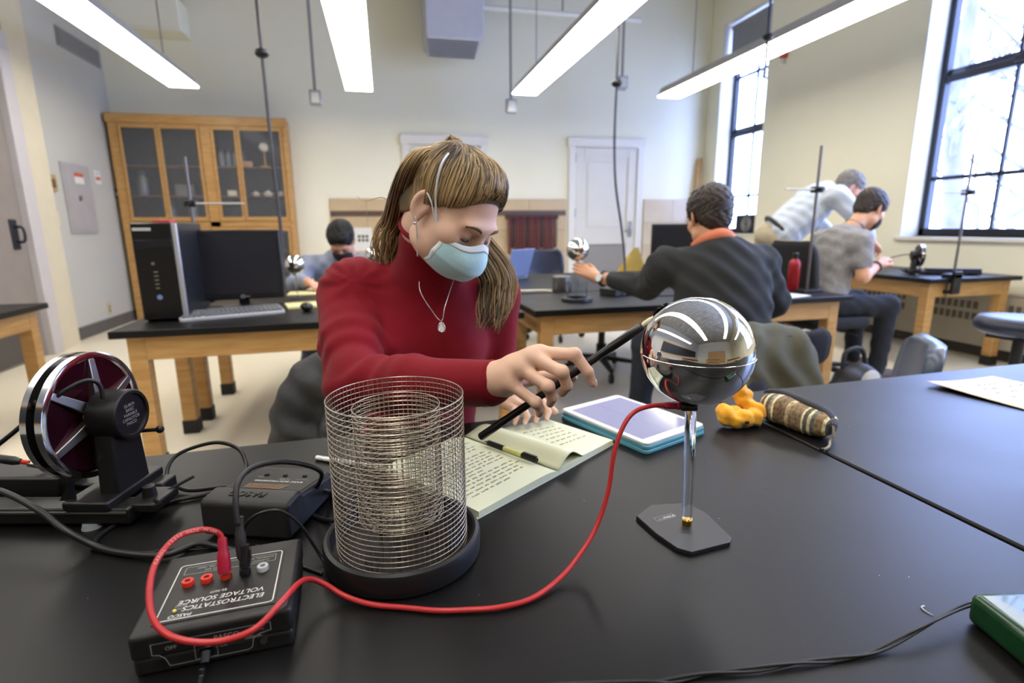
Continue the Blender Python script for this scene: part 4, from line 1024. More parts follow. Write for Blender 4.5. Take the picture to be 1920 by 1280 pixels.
for s in (-1, 1):
    MB().grid([[mask_pt(s*(1.24+.09*i/3), j/12, .0012) for j in range(13)] for i in range(4)]).build('side_hem', maskw, mk, world=True, smooth=True, solid=.001)
    tc0 = (s*.0625, .040, -.026); bc0 = (s*.055, .030, -.104)
    MB().tube(spline([hp(*tc0), hp(s*.0800, .016, .015), hp(s*.0895, .002, .050), hp(s*.0885, -.010, .078), hp(s*.070, -.024, .092)], 8), .0019, 6).build('head_strap', maskw, mk, world=True, smooth=True)
    MB().tube(spline([hp(*tc0), hp(s*.0730, .022, -.008), hp(s*.0815, .010, .008), hp(s*.085, -.006, .016)], 6), .0014, 6).build('ear_strap', maskw, mk, world=True, smooth=True)
    MB().tube(spline([hp(*bc0), hp(s*.068, .018, -.075), hp(s*.079, .004, -.045), hp(s*.082, -.004, -.036)], 6), .0014, 6).build('ear_strap', maskw, mk, world=True, smooth=True)
    MB().ell(hp(s*.0795, .002, -.0475), (.0028, .0028, .0028), 10, 8).build('earring', chrome, wo, world=True, smooth=True)
# eyes: lowered lids with lashes and brows
lash = M('dark_brown_lash', '#2a1d17', .6, var=.05)
for s in (-1, 1):
    MB().tube([hp(s*(.031+.0150*cos(t)), .0735+.0142*sin(max(0, pi-t))*1.0*(abs(sin(t))**.6), -.0125-.0035*sin(t)) for t in [pi*k/12 for k in range(13)]], .0013, 6).build('lashes', lash, bd, world=True, smooth=True)
    br = spline([(s*.014, .0935, .0115), (s*.024, .0935, .0175), (s*.038, .0885, .0180), (s*.050, .0800, .0125)], 6)
    MB().tube([hp(*p)+(HT.to_3x3() @ Vector((0, .0002, 0))) for p in br], [.0016+.0013*sin(pi*min(1, k/14)) for k in range(len(br))], 6).build('eyebrow', M('brown_brow', '#5a4230', .7, var=.1), bd, world=True, smooth=True)
# --- hair
hairW = hair_mat('dark_blond_hair', '#201911', '#aa9066', '#524330')
F = Field((-.12, -.15, -.10), (.12, .13, .17), .004)
F.ell((0, -.014, .033), (.0775, .0945, .0725), 0); F.ell((0, .018, .062), (.044, .036, .026), .03); F.ell((0, -.070, .072), (.028, .030, .024), .02)
F.ell((0, -.065, -.02), (.066, .055, .075), .03)
F.cutplane((0, .066, .055), (0, .93, -.5)); F.cutplane((0, .020, .0), (0, .62, -.75))
F.ell((0, .075, -.03), (.066, .075, .088), .008, op='cut')
V, Q = F.mesh(); V = smooth_vf(V, Q, 2, .5); hb = (xf(HT, V), Q)
hr = vf_obj('hair', [hb], hairW, wo)
def cap_push(p, ex=.003):
    c_ = Vector((0, -.012, .037)); r_ = Vector((.0825, .098, .073)); q = p-c_; l_ = math.sqrt((q.x/r_.x)**2+(q.y/r_.y)**2+(q.z/r_.z)**2)
    v_ = c_+q/l_
    if p.y > -.02 and p.z > .03: v_ += Vector((0, .017, .012))*max(0, 1-abs(p.x)/.075)*max(0, sin(min(1, (p.y+.02)/.09)*pi*.8))
    return v_+ (v_-c_).normalized()*ex
rnd = random.Random(11); K = Vector((0, -.080, .082)); paths = []
for i in range(1100):
    th = -2.55+5.1*(i+rnd.random())/1100; 
    x0, y0 = .0745*sin(th), .087*cos(th)-.012
    zc = max(.83*(y0-.02), .055+1.86*(y0-.066))+.004+.014*rnd.random()**2
    s_ = Vector((x0, y0, max(zc, -.05)))
    jit = rnd.uniform(-.012, .012); wv = rnd.uniform(0, 6.28); ex = rnd.uniform(.0005, .0042); pth = []
    for k in range(15):
        t = k/14; p = s_.lerp(K+Vector((jit, jit*.5, 0)), t)
        p = p+Vector((0, 0, .05*sin(pi*t)))
        p = cap_push(p, ex*(1-.2*t)); 
        g_ = min(1, t/.26); g_ = g_*g_*(3-2*g_); p = s_.lerp(p, .25+.75*g_)
        p = p+Vector((jit*.25*sin(4*t+wv), 0, .0012*sin(9*t+wv)))
        if t > .82: p = p.lerp(K+Vector((jit*.7, 0, .012*(1-abs(jit)/.012))), (t-.82)/.18*.8)
        pth.append(HT @ p)
    pth[0] = pth[0].lerp(HT @ Vector((0, 0, .03)), .06)
    paths.append(pth)
for i in range(60):   # knot turned on the crown
    a0 = rnd.uniform(0, 6.28); rr_ = rnd.uniform(.006, .018); pth = []
    for k in range(12):
        a = a0+3.5*k/11; pth.append(HT @ (K+Vector((rr_*cos(a)*1.2, rr_*sin(a)*.8-.006, .004+.012*sin(a*.7+a0)))))
    paths.append(pth)
m = MB(); strands(m, paths, .00125, 4)
# loose hair down the nape (her right side) and long lock over the left shoulder
def bundle(ctrl, n, spread, wave, seed, r=.0019, q=7):
    rn = random.Random(seed); out = []
    base = spline(ctrl, 6)
    for i in range(n):
        a = rn.uniform(0, 6.28); rad = math.sqrt(rn.random()); ph = rn.uniform(0, 6.28); L_ = rn.uniform(.62, 1.0); pth = []
        N = len(base)
        for k, p in enumerate(base[:max(5, int(N*L_))]):
            t = k/(N-1); d = (base[min(k+1, N-1)]-base[max(k-1, 0)]).normalized(); x_ = (Vector((1, 0, 0))-d*d.x).normalized(); y_ = d.cross(x_)
            sp = (spread[0]+(spread[1]-spread[0])*sin(min(1, t*1.15)*pi/2))*(1-.55*max(0, t-.6)/.4)
            pth.append(p+x_*(sp*rad*cos(a)+wave*t*sin(q*t*2.2+ph))+y_*(sp*rad*sin(a)*.6+wave*t*cos(q*t*2.2+ph+.6)))
        out.append(pth)
    return out
nape = bundle([hp(-.050, -.070, .065), hp(-.070, -.075, .02), (.034, 1.090, 1.085), (.018, 1.110, 1.040), (.014, 1.125, .995), (.022, 1.135, .955)], 230, (.012, .046), .007, 5)
nape += bundle([hp(.0, -.09, .065), hp(-.02, -.105, .01), (.055, 1.11, 1.06), (.045, 1.13, 1.0), (.05, 1.16, .94)], 120, (.014, .036), .006, 8)
lock = bundle([hp(.068, -.045, .045), hp(.080, -.035, .0), hp(.080, -.025, -.045), (.205, 1.015, .985), (.204, 1.002, .945), (.190, .985, .905), (.180, .978, .875)], 300, (.014, .040), .009, 9, q=5)
strands(m, nape+lock, .0014, 4)
# stray wisp
strands(m, [[Vector(p) for p in spline([hp(-.07, -.06, .03), (.03, 1.05, 1.115), (.0, 1.06, 1.125), (-.03, 1.07, 1.118), (-.045, 1.07, 1.128)], 6)]], .0008)
m.build('hair_strands', hairW, hr, world=True, smooth=True, kind='stuff')
# --- necklace
silver = M('silver', '#cfcfd2', .2, metal=1., var=.05)
nk = [(.062, 1.030, .985), (.060, 1.008, .955), (.075, .992, .925), (.0945, .984, .900), (.103, .990, .925), (.116, 1.005, .955), (.130, 1.02, .985)]
ch = thing('necklace', 'fine silver chain with teardrop pendant on the red sweater', 'necklace', (.0945, .984, .900))
cp_ = spline(nk, 10); MB().tube(cp_, .0008, 5).build('chain', silver, ch, world=True, smooth=True)
pts = [(.0052*sin(t)*(1-.35*cos(t)), -.0075*cos(t)) for t in [2*pi*k/24 for k in range(24)]]
pdn = MB(); ff, uu_ = Vector((-.15, -.97, .18)).normalized(), Vector((0, .18, .98)).normalized(); sr = ff.cross(uu_)
for a_, b_ in (((1.25, 1.25), .0012), ): pass
pc_ = Vector((.0945, .981, .889))
MB().tube([pc_+sr*(1.15*x)+uu_*(-1.15*y) for x, y in pts], .0013, 6, closed=True).build('pendant_rim', silver, ch, world=True, smooth=True)
MB().add([pc_+ff*.0003+sr*x+uu_*(-y) for x, y in pts], [tuple(range(24))]).build('pendant_stone', M('crystal_white', '#e2e0dc', .1, var=.2, vscale=400), ch, world=True)
# ------------------------------------------------------------------ other people
def gen_hand(wrist, d, up, side, curl=.5, rs=1.05):
    """d = pointing direction, up = back of the hand, side = +1 if the thumb lies towards d x up"""
    w = Vector(wrist); d = Vector(d).normalized(); up = Vector(up); up = (up-d*up.dot(d)).normalized(); s = d.cross(up)*side
    fs = []
    for i, (o, L) in enumerate(((.026, .072), (.009, .080), (-.009, .074), (-.025, .058))):
        m = w+d*(.090-.006*abs(i-1))+s*o; pts = [m]; a = 0; dd = d+s*(o*3.2)
        for k, f in enumerate((.45, .30, .25)):
            a += curl*(.5+.35*k); v = (dd.normalized()*cos(a)-up*sin(a)); pts.append(pts[-1]+v*(L*f))
        fs.append([tuple(p) for p in pts])
    t = [w+d*.022+s*.022-up*.006, w+d*.055+s*.044-up*.012, w+d*.082+s*.052-up*.020, w+d*.103+s*.050-up*.028]
    return fs, [tuple(p) for p in t]
def short_hair_vf(T, h=.0045, vol=.0, fringe=True, back=True):
    F = Field((-.12, -.14, -.12), (.12, .13, .16), h)
    F.ell((0, -.018, .040), (.083+vol, .103+vol, .086+vol), 0)
    if back: F.ell((0, -.060, -.030), (.064, .046, .060), .03)
    if fringe: F.ell((.01, .052, .088), (.060, .046, .030), .02)
    F.cutplane((0, .080, .052), (0, .85, -.6)); F.ell((0, .085, -.035), (.072, .085, .092), .006, op='cut')
    for s in (-1, 1): F.ell((s*.086, .0, -.018), (.022, .030, .040), .006, op='cut')
    F.ripple(lambda p: .0030*np.sin(p[:, 0]*160+p[:, 1]*90+6*np.sin(p[:, 2]*60))*np.sin(p[:, 1]*130-p[:, 2]*110)+.0018*np.sin(p[:, 0]*420+p[:, 2]*310))
    V, Q = F.mesh(); return xf(T, smooth_vf(V, Q, 1, .4)), Q
def person_mask(T, mat, parent):
    g = []
    for i in range(19):
        a = -1.3+2.6*i/18; row = []
        for j in range(13):
            v = j/12; yf = np.interp(v, [0, .3, .6, 1], [.104, .125, .118, .082]); w_ = .066; ys = .03
            row.append(T @ Vector((w_*sin(a), ys+(yf-ys)*max(0, cos(a))**.85, -.014-.110*v-.01*abs(a)*(1-v)+.015*abs(a)*v)))
        g.append(row)
    o = MB().grid(g).build('face_mask', mat, parent, world=True, smooth=True, solid=.002)
    for s in (-1, 1): MB().tube([T @ Vector(p) for p in ((s*.064, .036, -.03), (s*.078, .01, -.012), (s*.085, -.012, .01))], .0016, 5).build('ear_loop', mat, o, world=True)
    return o
def figure(label, base, head, heading, pitch, neck, shR, elR, wrR, shL, elL, wrL, chest, pelvis, legs, skin, shirt, trouser, hairm, hands, sleeve=1., roll=0., vol=0., mask=None, chest_r=(.17, .115, .19), hscale=1.0, fringe=True, belly=0., shoe=None, hs=1.):
    p = thing('person', label, 'person', base, group='people in the lab')
    T = head_frame(head, heading, pitch, roll) @ Matrix.Scale(hscale, 4)
    parts = [head_vf(T, .0042)]
    for side, (w_, e_, hd, up, sd, cu) in zip('RL', hands):
        fs, th = gen_hand(w_, hd, up, sd, cu); arm = Vector(w_)-(Vector(w_)-Vector(e_)).normalized()*.12
        parts.append(hand_vf(fs, th, w_, tuple(arm), h=.0030, rs=1.05))
    A = np.array
    allp = A([neck, shR, elR, wrR, shL, elL, wrL, chest, pelvis]); lo, hi = allp.min(0)-.26, allp.max(0)+.20
    C = Field(lo, hi, .012)
    C.cone(chest, pelvis, .075, .085, .05)
    nk = Vector(T @ Vector((0, -.03, -.08))); C.cone(tuple(nk), neck, .050, .056, .03); C.cone(shR, shL, .04, .04, .03); C.cone(neck, chest, .05, .07, .03)
    for a_, b_, c_ in ((shR, elR, wrR), (shL, elL, wrL)): C.chain([a_, b_, c_], [.046*hs, .040*hs, .029*hs], .02)
    parts.insert(0, C.mesh())
    bd = vf_obj('body', parts, skin, p)
    F = Field(lo, hi, .0085)
    ax = (Vector(shL)-Vector(shR)).normalized(); upv = (Vector(chest)-Vector(pelvis)).normalized(); fw = ax.cross(upv).normalized(); R_ = Matrix((ax, fw, upv.normalized())).transposed()
    F.ell(chest, chest_r, 0, R=R_); mid = (Vector(chest)+Vector(pelvis))/2
    F.ell(tuple(mid), (chest_r[0]*.93, chest_r[1]*(1+belly), .19), .07, R=R_); F.ell(tuple(Vector(pelvis)+upv*.05), (chest_r[0]*.98, chest_r[1]*1.05, .12), .06, R=R_)
    F.cone(shR, shL, .066*hs, .066*hs, .06); F.cone(tuple((Vector(shR)+Vector(shL))/2), neck, .10, .062, .06)
    for a_, b_, c_ in ((shR, elR, wrR), (shL, elL, wrL)):
        if sleeve >= 1: F.chain([a_, b_, tuple(Vector(b_).lerp(Vector(c_), .84 if sleeve == 1 else .62))], [.071*hs, .060*hs, .045*hs], .03)
        else:
            e_ = Vector(a_).lerp(Vector(b_), sleeve); F.cone(a_, tuple(e_), .070*hs, .062*hs, .03); F.cone(tuple(e_), tuple(e_+(e_-Vector(a_)).normalized()*.02), .062*hs, .054*hs, .01)
    sd_ = sum(map(ord, label)) % 97
    F.ripple(lambda q: .0045*np.sin(q[:, 2]*52+9*np.sin(q[:, 0]*7+sd_)+q[:, 1]*20)*np.sin(q[:, 0]*31+q[:, 1]*25+sd_)+.0025*np.sin(q[:, 0]*70+q[:, 2]*64))
    V, Q = F.mesh(); vf_obj('shirt', [(smooth_vf(V, Q, 2, .4), Q)], shirt, p)
    nT = Vector(neck)+(nk-Vector(neck))*.35; nx, ny = frame_to(nk-Vector(neck))
    MB().tube([nT+nx*(.060*cos(2*pi*k/28))+ny*(.060*sin(2*pi*k/28)) for k in range(28)], .008, 6, closed=True).build('collar', shirt, p, world=True, smooth=True)
    lp = A([q for l in legs for q in l]+[pelvis]); G = Field(lp.min(0)-.2, lp.max(0)+.2, .013)
    G.ell(pelvis, (.165, .14, .12), 0)
    for l in legs: G.chain([l[0], l[1], l[2]], [.090, .068, .052], .04)
    G.ripple(lambda q: .004*np.sin(q[:, 2]*60+q[:, 0]*20)*np.sin(q[:, 0]*40+q[:, 1]*30))
    vf_obj('trousers', [G.mesh()], trouser, p)
    for l in legs:
        d = Vector(l[3]).normalized(); c_ = Vector(l[2])+d*.06; c_.z = .048
        Rz = Matrix.Rotation(math.atan2(d.y, d.x), 3, 'Z')
        MB().ell(c_, (.135, .048, .046), 16, 10, Rz).build('shoe', shoe or blackr, p, world=True, smooth=True)
    if hairm: vf_obj('hair', [short_hair_vf(T, .0045, vol, fringe)], hairm, p)
    if mask: person_mask(T, mask, p)
    for s in (-1, 1):
        MB().tube([T @ Vector((s*(.014+.012*k), .0935-.004*k*k*.5, .013+.004*k-.0022*k*k)) for k in range(4)], .0028, 5).build('eyebrow', hairm or blackr, bd, world=True, smooth=True)
        MB().tube([T @ Vector((s*(.031+.015*cos(t)), .0745+.0125*abs(sin(t))**.6, -.012-.003*sin(t))) for t in [pi*k/8 for k in range(9)]], .0014, 5).build('lashes', lash, bd, world=True, smooth=True)
    return p, T
skinB = skin_mat('tan_skin', '#d2a17f', '#c08c6b'); skinC = skin_mat('pink_skin', '#d6a58c', '#c48c74')
hairB = M('black_hair', '#0b0a0a', .5, hex2='#151213', spec=.25, vscale=30, stretch=(1, 1, 4), bump=.3, bscale=140)
hairD = M('dark_brown_hair', '#33261d', .5, hex2='#1d150f', vscale=30, bump=.3, bscale=140)
hairG = M('grey_hair', '#77736e', .55, hex2='#55514d', vscale=30, bump=.25, bscale=140)
mblack = M('black_mask', '#141416', .7, var=.1); mgrey = M('grey_mask', '#aeb4ae', .7, var=.05)
blueshirt = M('pale_blue_shirt', '#8c94a6', .8, hex2='#7d8598', vscale=5, bump=.1, bscale=300)
whiteshirt = M('white_blue_shirt', '#c3ccd6', .75, hex2='#b2bdc9', vscale=5, bump=.08, bscale=300)
charcoal = M('charcoal_sweatshirt', '#2a2c2e', .9, hex2='#232527', vscale=6, bump=.15, bscale=400)
greytee = M('heather_grey_tee', '#8f8d8c', .9, hex2='#7d7b7b', vscale=60, bump=.1, bscale=400)
navyj = M('navy_trousers', '#1c2230', .85, var=.15, vscale=20); khaki = M('khaki_trousers', '#b3a78c', .8, var=.1, vscale=10)
# seated man writing behind the computer
figure('man in pale blue shirt and black mask bent over his writing', (-.35, 4.25, 0), (-.29, 3.98, .985), (-.15, -1), radians(48), (-.32, 4.10, .875),
       (-.53, 4.10, .815), (-.60, 3.92, .70), (-.505, 3.74, .725), (-.13, 4.10, .815), (-.10, 3.92, .70), (-.33, 3.76, .725), (-.33, 4.14, .73), (-.35, 4.27, .50),
       [[(-.44, 4.25, .49), (-.50, 3.87, .50), (-.56, 3.80, .10), (0, -1, 0)], [(-.26, 4.25, .49), (-.22, 3.87, .50), (-.20, 3.92, .10), (0, -1, 0)]], skinC, blueshirt, M('faded_jeans', '#5d6a86', .85, var=.2, vscale=12), hairB,
       [((-.505, 3.74, .725), (-.60, 3.92, .70), (.55, -.6, -.18), (0, .1, 1), -1, .7), ((-.33, 3.76, .725), (-.10, 3.92, .70), (-.75, -.4, -.15), (0, .1, 1), 1, .7)], mask=mblack, vol=.006, chest_r=(.16, .11, .17), hscale=1.05, shoe=M('brown_shoe', '#7a5b49', .6, var=.1))
# man in charcoal sweatshirt with his back to us
f3, T3 = figure('man in charcoal sweatshirt seen from behind reaching to the small mirror ball', (1.38, 1.98, 0), (1.370, 2.12, 1.104), (.10, 1), radians(20), (1.37, 2.03, .965),
       (1.575, 2.03, .905), (1.650, 2.02, .735), (1.74, 2.30, .712), (1.165, 2.10, .900), (1.245, 2.40, .782), (1.090, 2.690, .800), (1.375, 2.00, .82), (1.385, 1.93, .52),
       [[(1.48, 1.95, .50), (1.55, 2.38, .50), (1.55, 2.40, .10), (0, 1, 0)], [(1.29, 1.95, .50), (1.24, 2.38, .50), (1.22, 2.40, .10), (0, 1, 0)]], skinB, charcoal, navyj, hairD,
       [((1.74, 2.30, .712), (1.650, 2.02, .735), (.2, 1, -.1), (0, 0, 1), -1, .5), ((1.090, 2.690, .800), (1.245, 2.40, .782), (-.62, .72, .42), (-.5, -.6, .6), 1, .25)], vol=.008, chest_r=(.205, .125, .20), belly=.05, sleeve=2, hs=1.08, fringe=False, hscale=1.02)
hd = MB(); hd.tube(spline([T3 @ Vector((-.066, .01, -.128)), T3 @ Vector((-.050, -.055, -.116)), T3 @ Vector((0, -.088, -.108)), T3 @ Vector((.050, -.055, -.116)), T3 @ Vector((.066, .01, -.128))], 6), .026, 10)
hd.build('shirt_collar', M('coral_collar', '#cf7a5a', .8, var=.08), f3, world=True, smooth=True)
wtc = thing('wristwatch', 'round white wristwatch with dark strap on the reaching arm', 'watch', (1.17, 2.65, .79))
wd_ = (Vector((1.090, 2.690, .800))-Vector((1.245, 2.40, .782))).normalized(); wx, wy = frame_to(wd_); wcn = Vector((1.115, 2.645, .797))
MB().tube([wcn+wx*(.036*cos(2*pi*k/28))+wy*(.036*sin(2*pi*k/28)) for k in range(28)], .009, 6, closed=True).build('strap', M('dark_strap', '#2b2623', .6), wtc, world=True, smooth=True)
wn = (Vector((0, 0, 1.07))-wcn); wn = (wn-wd_*wn.dot(wd_)).normalized(); wcc = MB().lathe([(.022, .036), (.022, .046), (.019, .048)], 28, wcn, wn).build('watch_case', steel, wtc, world=True, auto=40)
MB().lathe([(.0185, .0475), (.0185, .0487), (.001, .0487)], 28, wcn, wn).build('watch_dial', M('white_dial', '#d9dcda', .3), wcc, world=True)
# older man standing and bending
f4, T4 = figure('grey haired man standing bent over in white shirt and belt', (3.02, 3.72, 0), (3.43, 3.50, 1.33), (.93, -.35), radians(38), (3.30, 3.56, 1.31),
       (3.22, 3.38, 1.27), (3.34, 3.27, 1.08), (3.47, 3.30, .95), (3.27, 3.76, 1.27), (3.46, 3.80, 1.07), (3.66, 3.70, .90), (3.20, 3.59, 1.20), (2.99, 3.70, .98),
       [[(2.99, 3.60, .93), (3.02, 3.60, .50), (2.98, 3.60, .10), (1, -.2, 0)], [(2.99, 3.80, .93), (3.06, 3.80, .50), (3.04, 3.80, .10), (1, -.2, 0)]], skinC, whiteshirt, khaki, hairG,
       [((3.47, 3.30, .95), (3.34, 3.27, 1.08), (.7, .1, -.5), (.5, 0, .8), 1, .7), ((3.66, 3.70, .90), (3.46, 3.80, 1.07), (.7, -.3, -.5), (.5, 0, .8), -1, .7)], mask=mgrey, vol=-.002, chest_r=(.17, .125, .19), belly=.12, hs=1.0, fringe=False, hscale=1.02, roll=0)
bc = Vector((3.015, 3.685, 1.01)); bx, by = frame_to((.21, -.11, .22)); 
MB().tube([bc+bx*(.158*cos(2*pi*k/36))+by*(.150*sin(2*pi*k/36)) for k in range(36)], .017, 6, closed=True).build('belt', M('black_leather', '#1b1917', .5, var=.1), f4, world=True, smooth=True)
# student in grey t-shirt
f5, T5 = figure('seated man in grey t-shirt and dark mask working at the window table', (2.92, 3.06, 0), (3.19, 3.06, 1.165), (1, .08), radians(34), (3.06, 3.06, 1.03),
       (2.97, 2.89, .955), (2.97, 2.84, .735), (3.17, 2.93, .80), (3.00, 3.24, .955), (3.10, 3.30, .74), (3.32, 3.20, .79), (2.94, 3.07, .86), (2.88, 3.06, .56),
       [[(2.90, 2.96, .53), (3.26, 2.90, .53), (3.22, 2.88, .10), (1, 0, 0)], [(2.90, 3.16, .53), (3.30, 3.18, .53), (3.34, 3.2, .10), (1, 0, 0)]], skinB, greytee, M('black_jeans', '#14161b', .85, var=.15), hairD,
       [((3.17, 2.93, .80), (2.97, 2.84, .735), (.7, .25, .35), (-.3, -.4, .8), 1, .8), ((3.32, 3.20, .79), (3.10, 3.30, .74), (.8, -.2, .1), (0, 0, 1), -1, .6)], sleeve=.55, mask=mblack, vol=.006, chest_r=(.165, .115, .19), hs=1.0, shoe=M('brown_boot', '#4a3c31', .6, var=.15))
MB().tube([Vector((3.135, 2.915, .79))+frame_to((.2, .09, .065))[0]*(.033*cos(2*pi*k/24))+frame_to((.2, .09, .065))[1]*(.033*sin(2*pi*k/24)) for k in range(24)], .008, 6, closed=True).build('watch_band', blackr, f5, world=True, smooth=True)

# ------------------------------------------------------------------ chairs
vinyl = M('navy_vinyl', '#1e2334', .35, var=.1, vscale=8, bump=.04, bscale=200); dkfab = M('black_chair_fabric', '#1a1a1c', .9, var=.15, vscale=40)
def office_chair(label, x, y, rz, seat_z=.46, back=True, mat=None, arms=False, back_h=.40, group='swivel chairs', name='office_chair', seat_r=None):
    c = thing(name, label, 'chair', (x, y, 0), rz, group); mt = mat or dkfab
    for k in range(5):
        a = 2*pi*k/5+.3; leg = MB().add([(.03*cos(a+1.2), .03*sin(a+1.2), .10), (.03*cos(a-1.2), .03*sin(a-1.2), .10), (.30*cos(a+.05), .30*sin(a+.05), .075), (.30*cos(a-.05), .30*sin(a-.05), .075),
                (.03*cos(a+1.2), .03*sin(a+1.2), .135), (.03*cos(a-1.2), .03*sin(a-1.2), .135), (.30*cos(a+.05), .30*sin(a+.05), .098), (.30*cos(a-.05), .30*sin(a-.05), .098)], [(0,1,3,2),(4,6,7,5),(0,2,6,4),(1,5,7,3),(2,3,7,6),(0,4,5,1)]).build('base_arm', blackp, c, bevel=.006)
        MB().cyl((.295*cos(a)-.012*sin(a), .295*sin(a)+.012*cos(a), .032), (.295*cos(a)+.012*sin(a), .295*sin(a)-.012*cos(a), .032), .032, n=18).cyl((.295*cos(a), .295*sin(a), .05), (.295*cos(a), .295*sin(a), .085), .010, n=10).build('caster', blackp, leg, auto=40)
    MB().cyl((0, 0, .10), (0, 0, seat_z-.05), .025, n=16).cyl((0, 0, .10), (0, 0, .22), .038, n=16).build('gas_column', blackp, c, auto=40)
    if seat_r:
        MB().lathe([(.05, seat_z-.05), (seat_r-.03, seat_z-.05), (seat_r, seat_z-.03), (seat_r+.005, seat_z), (seat_r-.015, seat_z+.03), (.12, seat_z+.036), (.01, seat_z+.036)], 40).build('seat', mt, c, auto=60)
    else: MB().prism(rr(-.23, .23, -.23, .23, .08, 5), seat_z-.045, seat_z+.03).build('seat', mt, c, bevel=.03, seg=4)
    MB().b2((-.10, -.10, seat_z-.075), (.10, .10, seat_z-.045)).build('seat_plate', blackp, c)
    if back:
        P = []
        for i in range(13):
            u = -1+i/6; row = []
            for j in range(11):
                v = j/10; wd_ = .215*(1-.10*v)*(1-abs(2*v-1)**5*.25); row.append(Vector((u*wd_, -.235-.03*v+.035*(1-u*u)*-1, seat_z+.16+back_h*v)))
            P.append(row)
        MB().grid(P).build('backrest', mt, c, smooth=True, solid=.05)
        MB().tube(spline([(0, -.12, seat_z-.06), (0, -.28, seat_z-.05), (0, -.325, seat_z+.05), (0, -.315, seat_z+.14+back_h*.4)], 6), .018, 8).build('back_stem', blackp, c, smooth=True)
    MB().tube([(.14, .02, seat_z-.06), (.26, .06, seat_z-.075)], .006, 8).build('height_lever', blackp, c)
    return c
office_chair('black swivel chair standing under the middle back table', 1.52, 3.62, .5, seat_z=.42, back=False, name='swivel_stool')
office_chair('navy swivel chair with rounded back beyond the laptop', 1.56, 4.98, pi, seat_z=.42, mat=vinyl, back_h=.26)
office_chair('black chair the woman in red sits on', .05, 1.30, pi, seat_z=.40, back_h=.34)
office_chair('chair hung with the olive jacket under the man in charcoal', 1.385, 1.90, 0, seat_z=.40, back_h=.13)
office_chair('dark chair of the man in grey t-shirt', 2.88, 3.06, -pi/2, seat_z=.44, back_h=.36)
office_chair('swivel chair of the man writing in blue', -.35, 4.28, pi, seat_z=.40, back_h=.3)
office_chair('empty chair with glossy plastic back coloured with pale blue window sheen behind the right table', 1.675, 1.675, .88, seat_z=.28, mat=M('window_sheen_plastic', '#4a5364', .28, var=.05), back_h=.21)  # slate base colour stands in for window light reflected on black plastic
office_chair('round navy cushioned stool by the right wall', 3.10, 2.0, .2, seat_z=.57, back=False, mat=vinyl, name='lab_stool', seat_r=.19)
# coat over the woman's chair, olive jacket over the chair of the man in charcoal
coatm = M('black_puffer_nylon', '#1c1d20', .6, var=.2, vscale=20, bump=.15, bscale=60)
F = Field((-.40, 1.10, .28), (.30, 1.75, .86), .009)
F.ell((-.17, 1.43, .60), (.13, .10, .15), 0); F.ell((-.22, 1.40, .48), (.10, .11, .16), .05); F.ell((.03, 1.58, .66), (.22, .06, .16), .06); F.ell((-.12, 1.36, .70), (.06, .06, .06), .05); F.ell((-.13, 1.30, .54), (.05, .10, .13), .04)
F.ripple(lambda q: .006*np.sin(q[:, 2]*48+6*np.sin(q[:, 0]*9))*np.sin(q[:, 0]*22+q[:, 1]*30)+.003*np.sin(q[:, 2]*90+q[:, 0]*40))
ct = thing('dark_coat', 'black coat draped over the chair behind the woman in red', 'coat', (-.15, 1.45, .40)); vf_obj('coat_shell', [F.mesh()], coatm, ct)
olive = M('olive_canvas', '#565544', .85, hex2='#484737', vscale=8, bump=.15, bscale=200)
F = Field((1.02, 1.42, .12), (1.72, 1.86, .82), .009)
F.ell((1.30, 1.62, .61), (.20, .065, .12), 0); F.ell((1.18, 1.58, .44), (.12, .06, .26), .06); F.ell((1.42, 1.59, .42), (.11, .065, .25), .06); F.ell((1.32, 1.59, .40), (.10, .05, .24), .05); F.ell((1.47, 1.60, .36), (.07, .06, .20), .04)
F.ripple(lambda q: .006*np.sin(q[:, 0]*31+3*np.sin(q[:, 2]*11)+1)*np.sin(q[:, 0]*13+q[:, 2]*5)+.004*np.sin(q[:, 0]*58+q[:, 2]*14+2*np.sin(q[:, 2]*23)))
jk = thing('olive_jacket', 'olive green jacket hanging over the back of a chair', 'jacket', (1.36, 1.62, .25)); vf_obj('jacket_shell', [F.mesh()], olive, jk)
F = Field((1.05, 1.46, .20), (1.40, 1.62, .60), .009); F.ell((1.21, 1.535, .40), (.10, .03, .15), 0); F.ripple(lambda q: .004*np.sin(q[:, 0]*70)); vf_obj('navy_lining', [F.mesh()], M('navy_lining', '#20242f', .8, var=.1), jk)
# backpack on the floor
F = Field((2.20, 2.05, 0), (2.72, 2.52, .50), .009)
F.ell((2.46, 2.30, .17), (.16, .12, .17), 0); F.ell((2.46, 2.30, .10), (.18, .13, .10), .05); F.ell((2.46, 2.20, .14), (.12, .06, .12), .03)
F.ripple(lambda q: .005*np.sin(q[:, 0]*50+q[:, 2]*40)); V, Q = F.mesh(); V[:, 2] -= V[:, 2].min()
bg_ = thing('backpack', 'black backpack with pale patch slumped on the floor', 'bag', (2.46, 2.30, 0)); vf_obj('bag_shell', [(V, Q)], coatm, bg_)
MB().ell((2.43, 2.195, .255), (.06, .022, .07), 16, 10).build('pale_patch', M('pale_grey_cloth', '#a9aaa6', .8, var=.1), bg_, world=True, smooth=True)
MB().tube(spline([(2.38, 2.33, .30), (2.40, 2.34, .39), (2.50, 2.34, .40), (2.53, 2.33, .30)], 6), .012, 8).build('carry_strap', blackr, bg_, world=True, smooth=True)
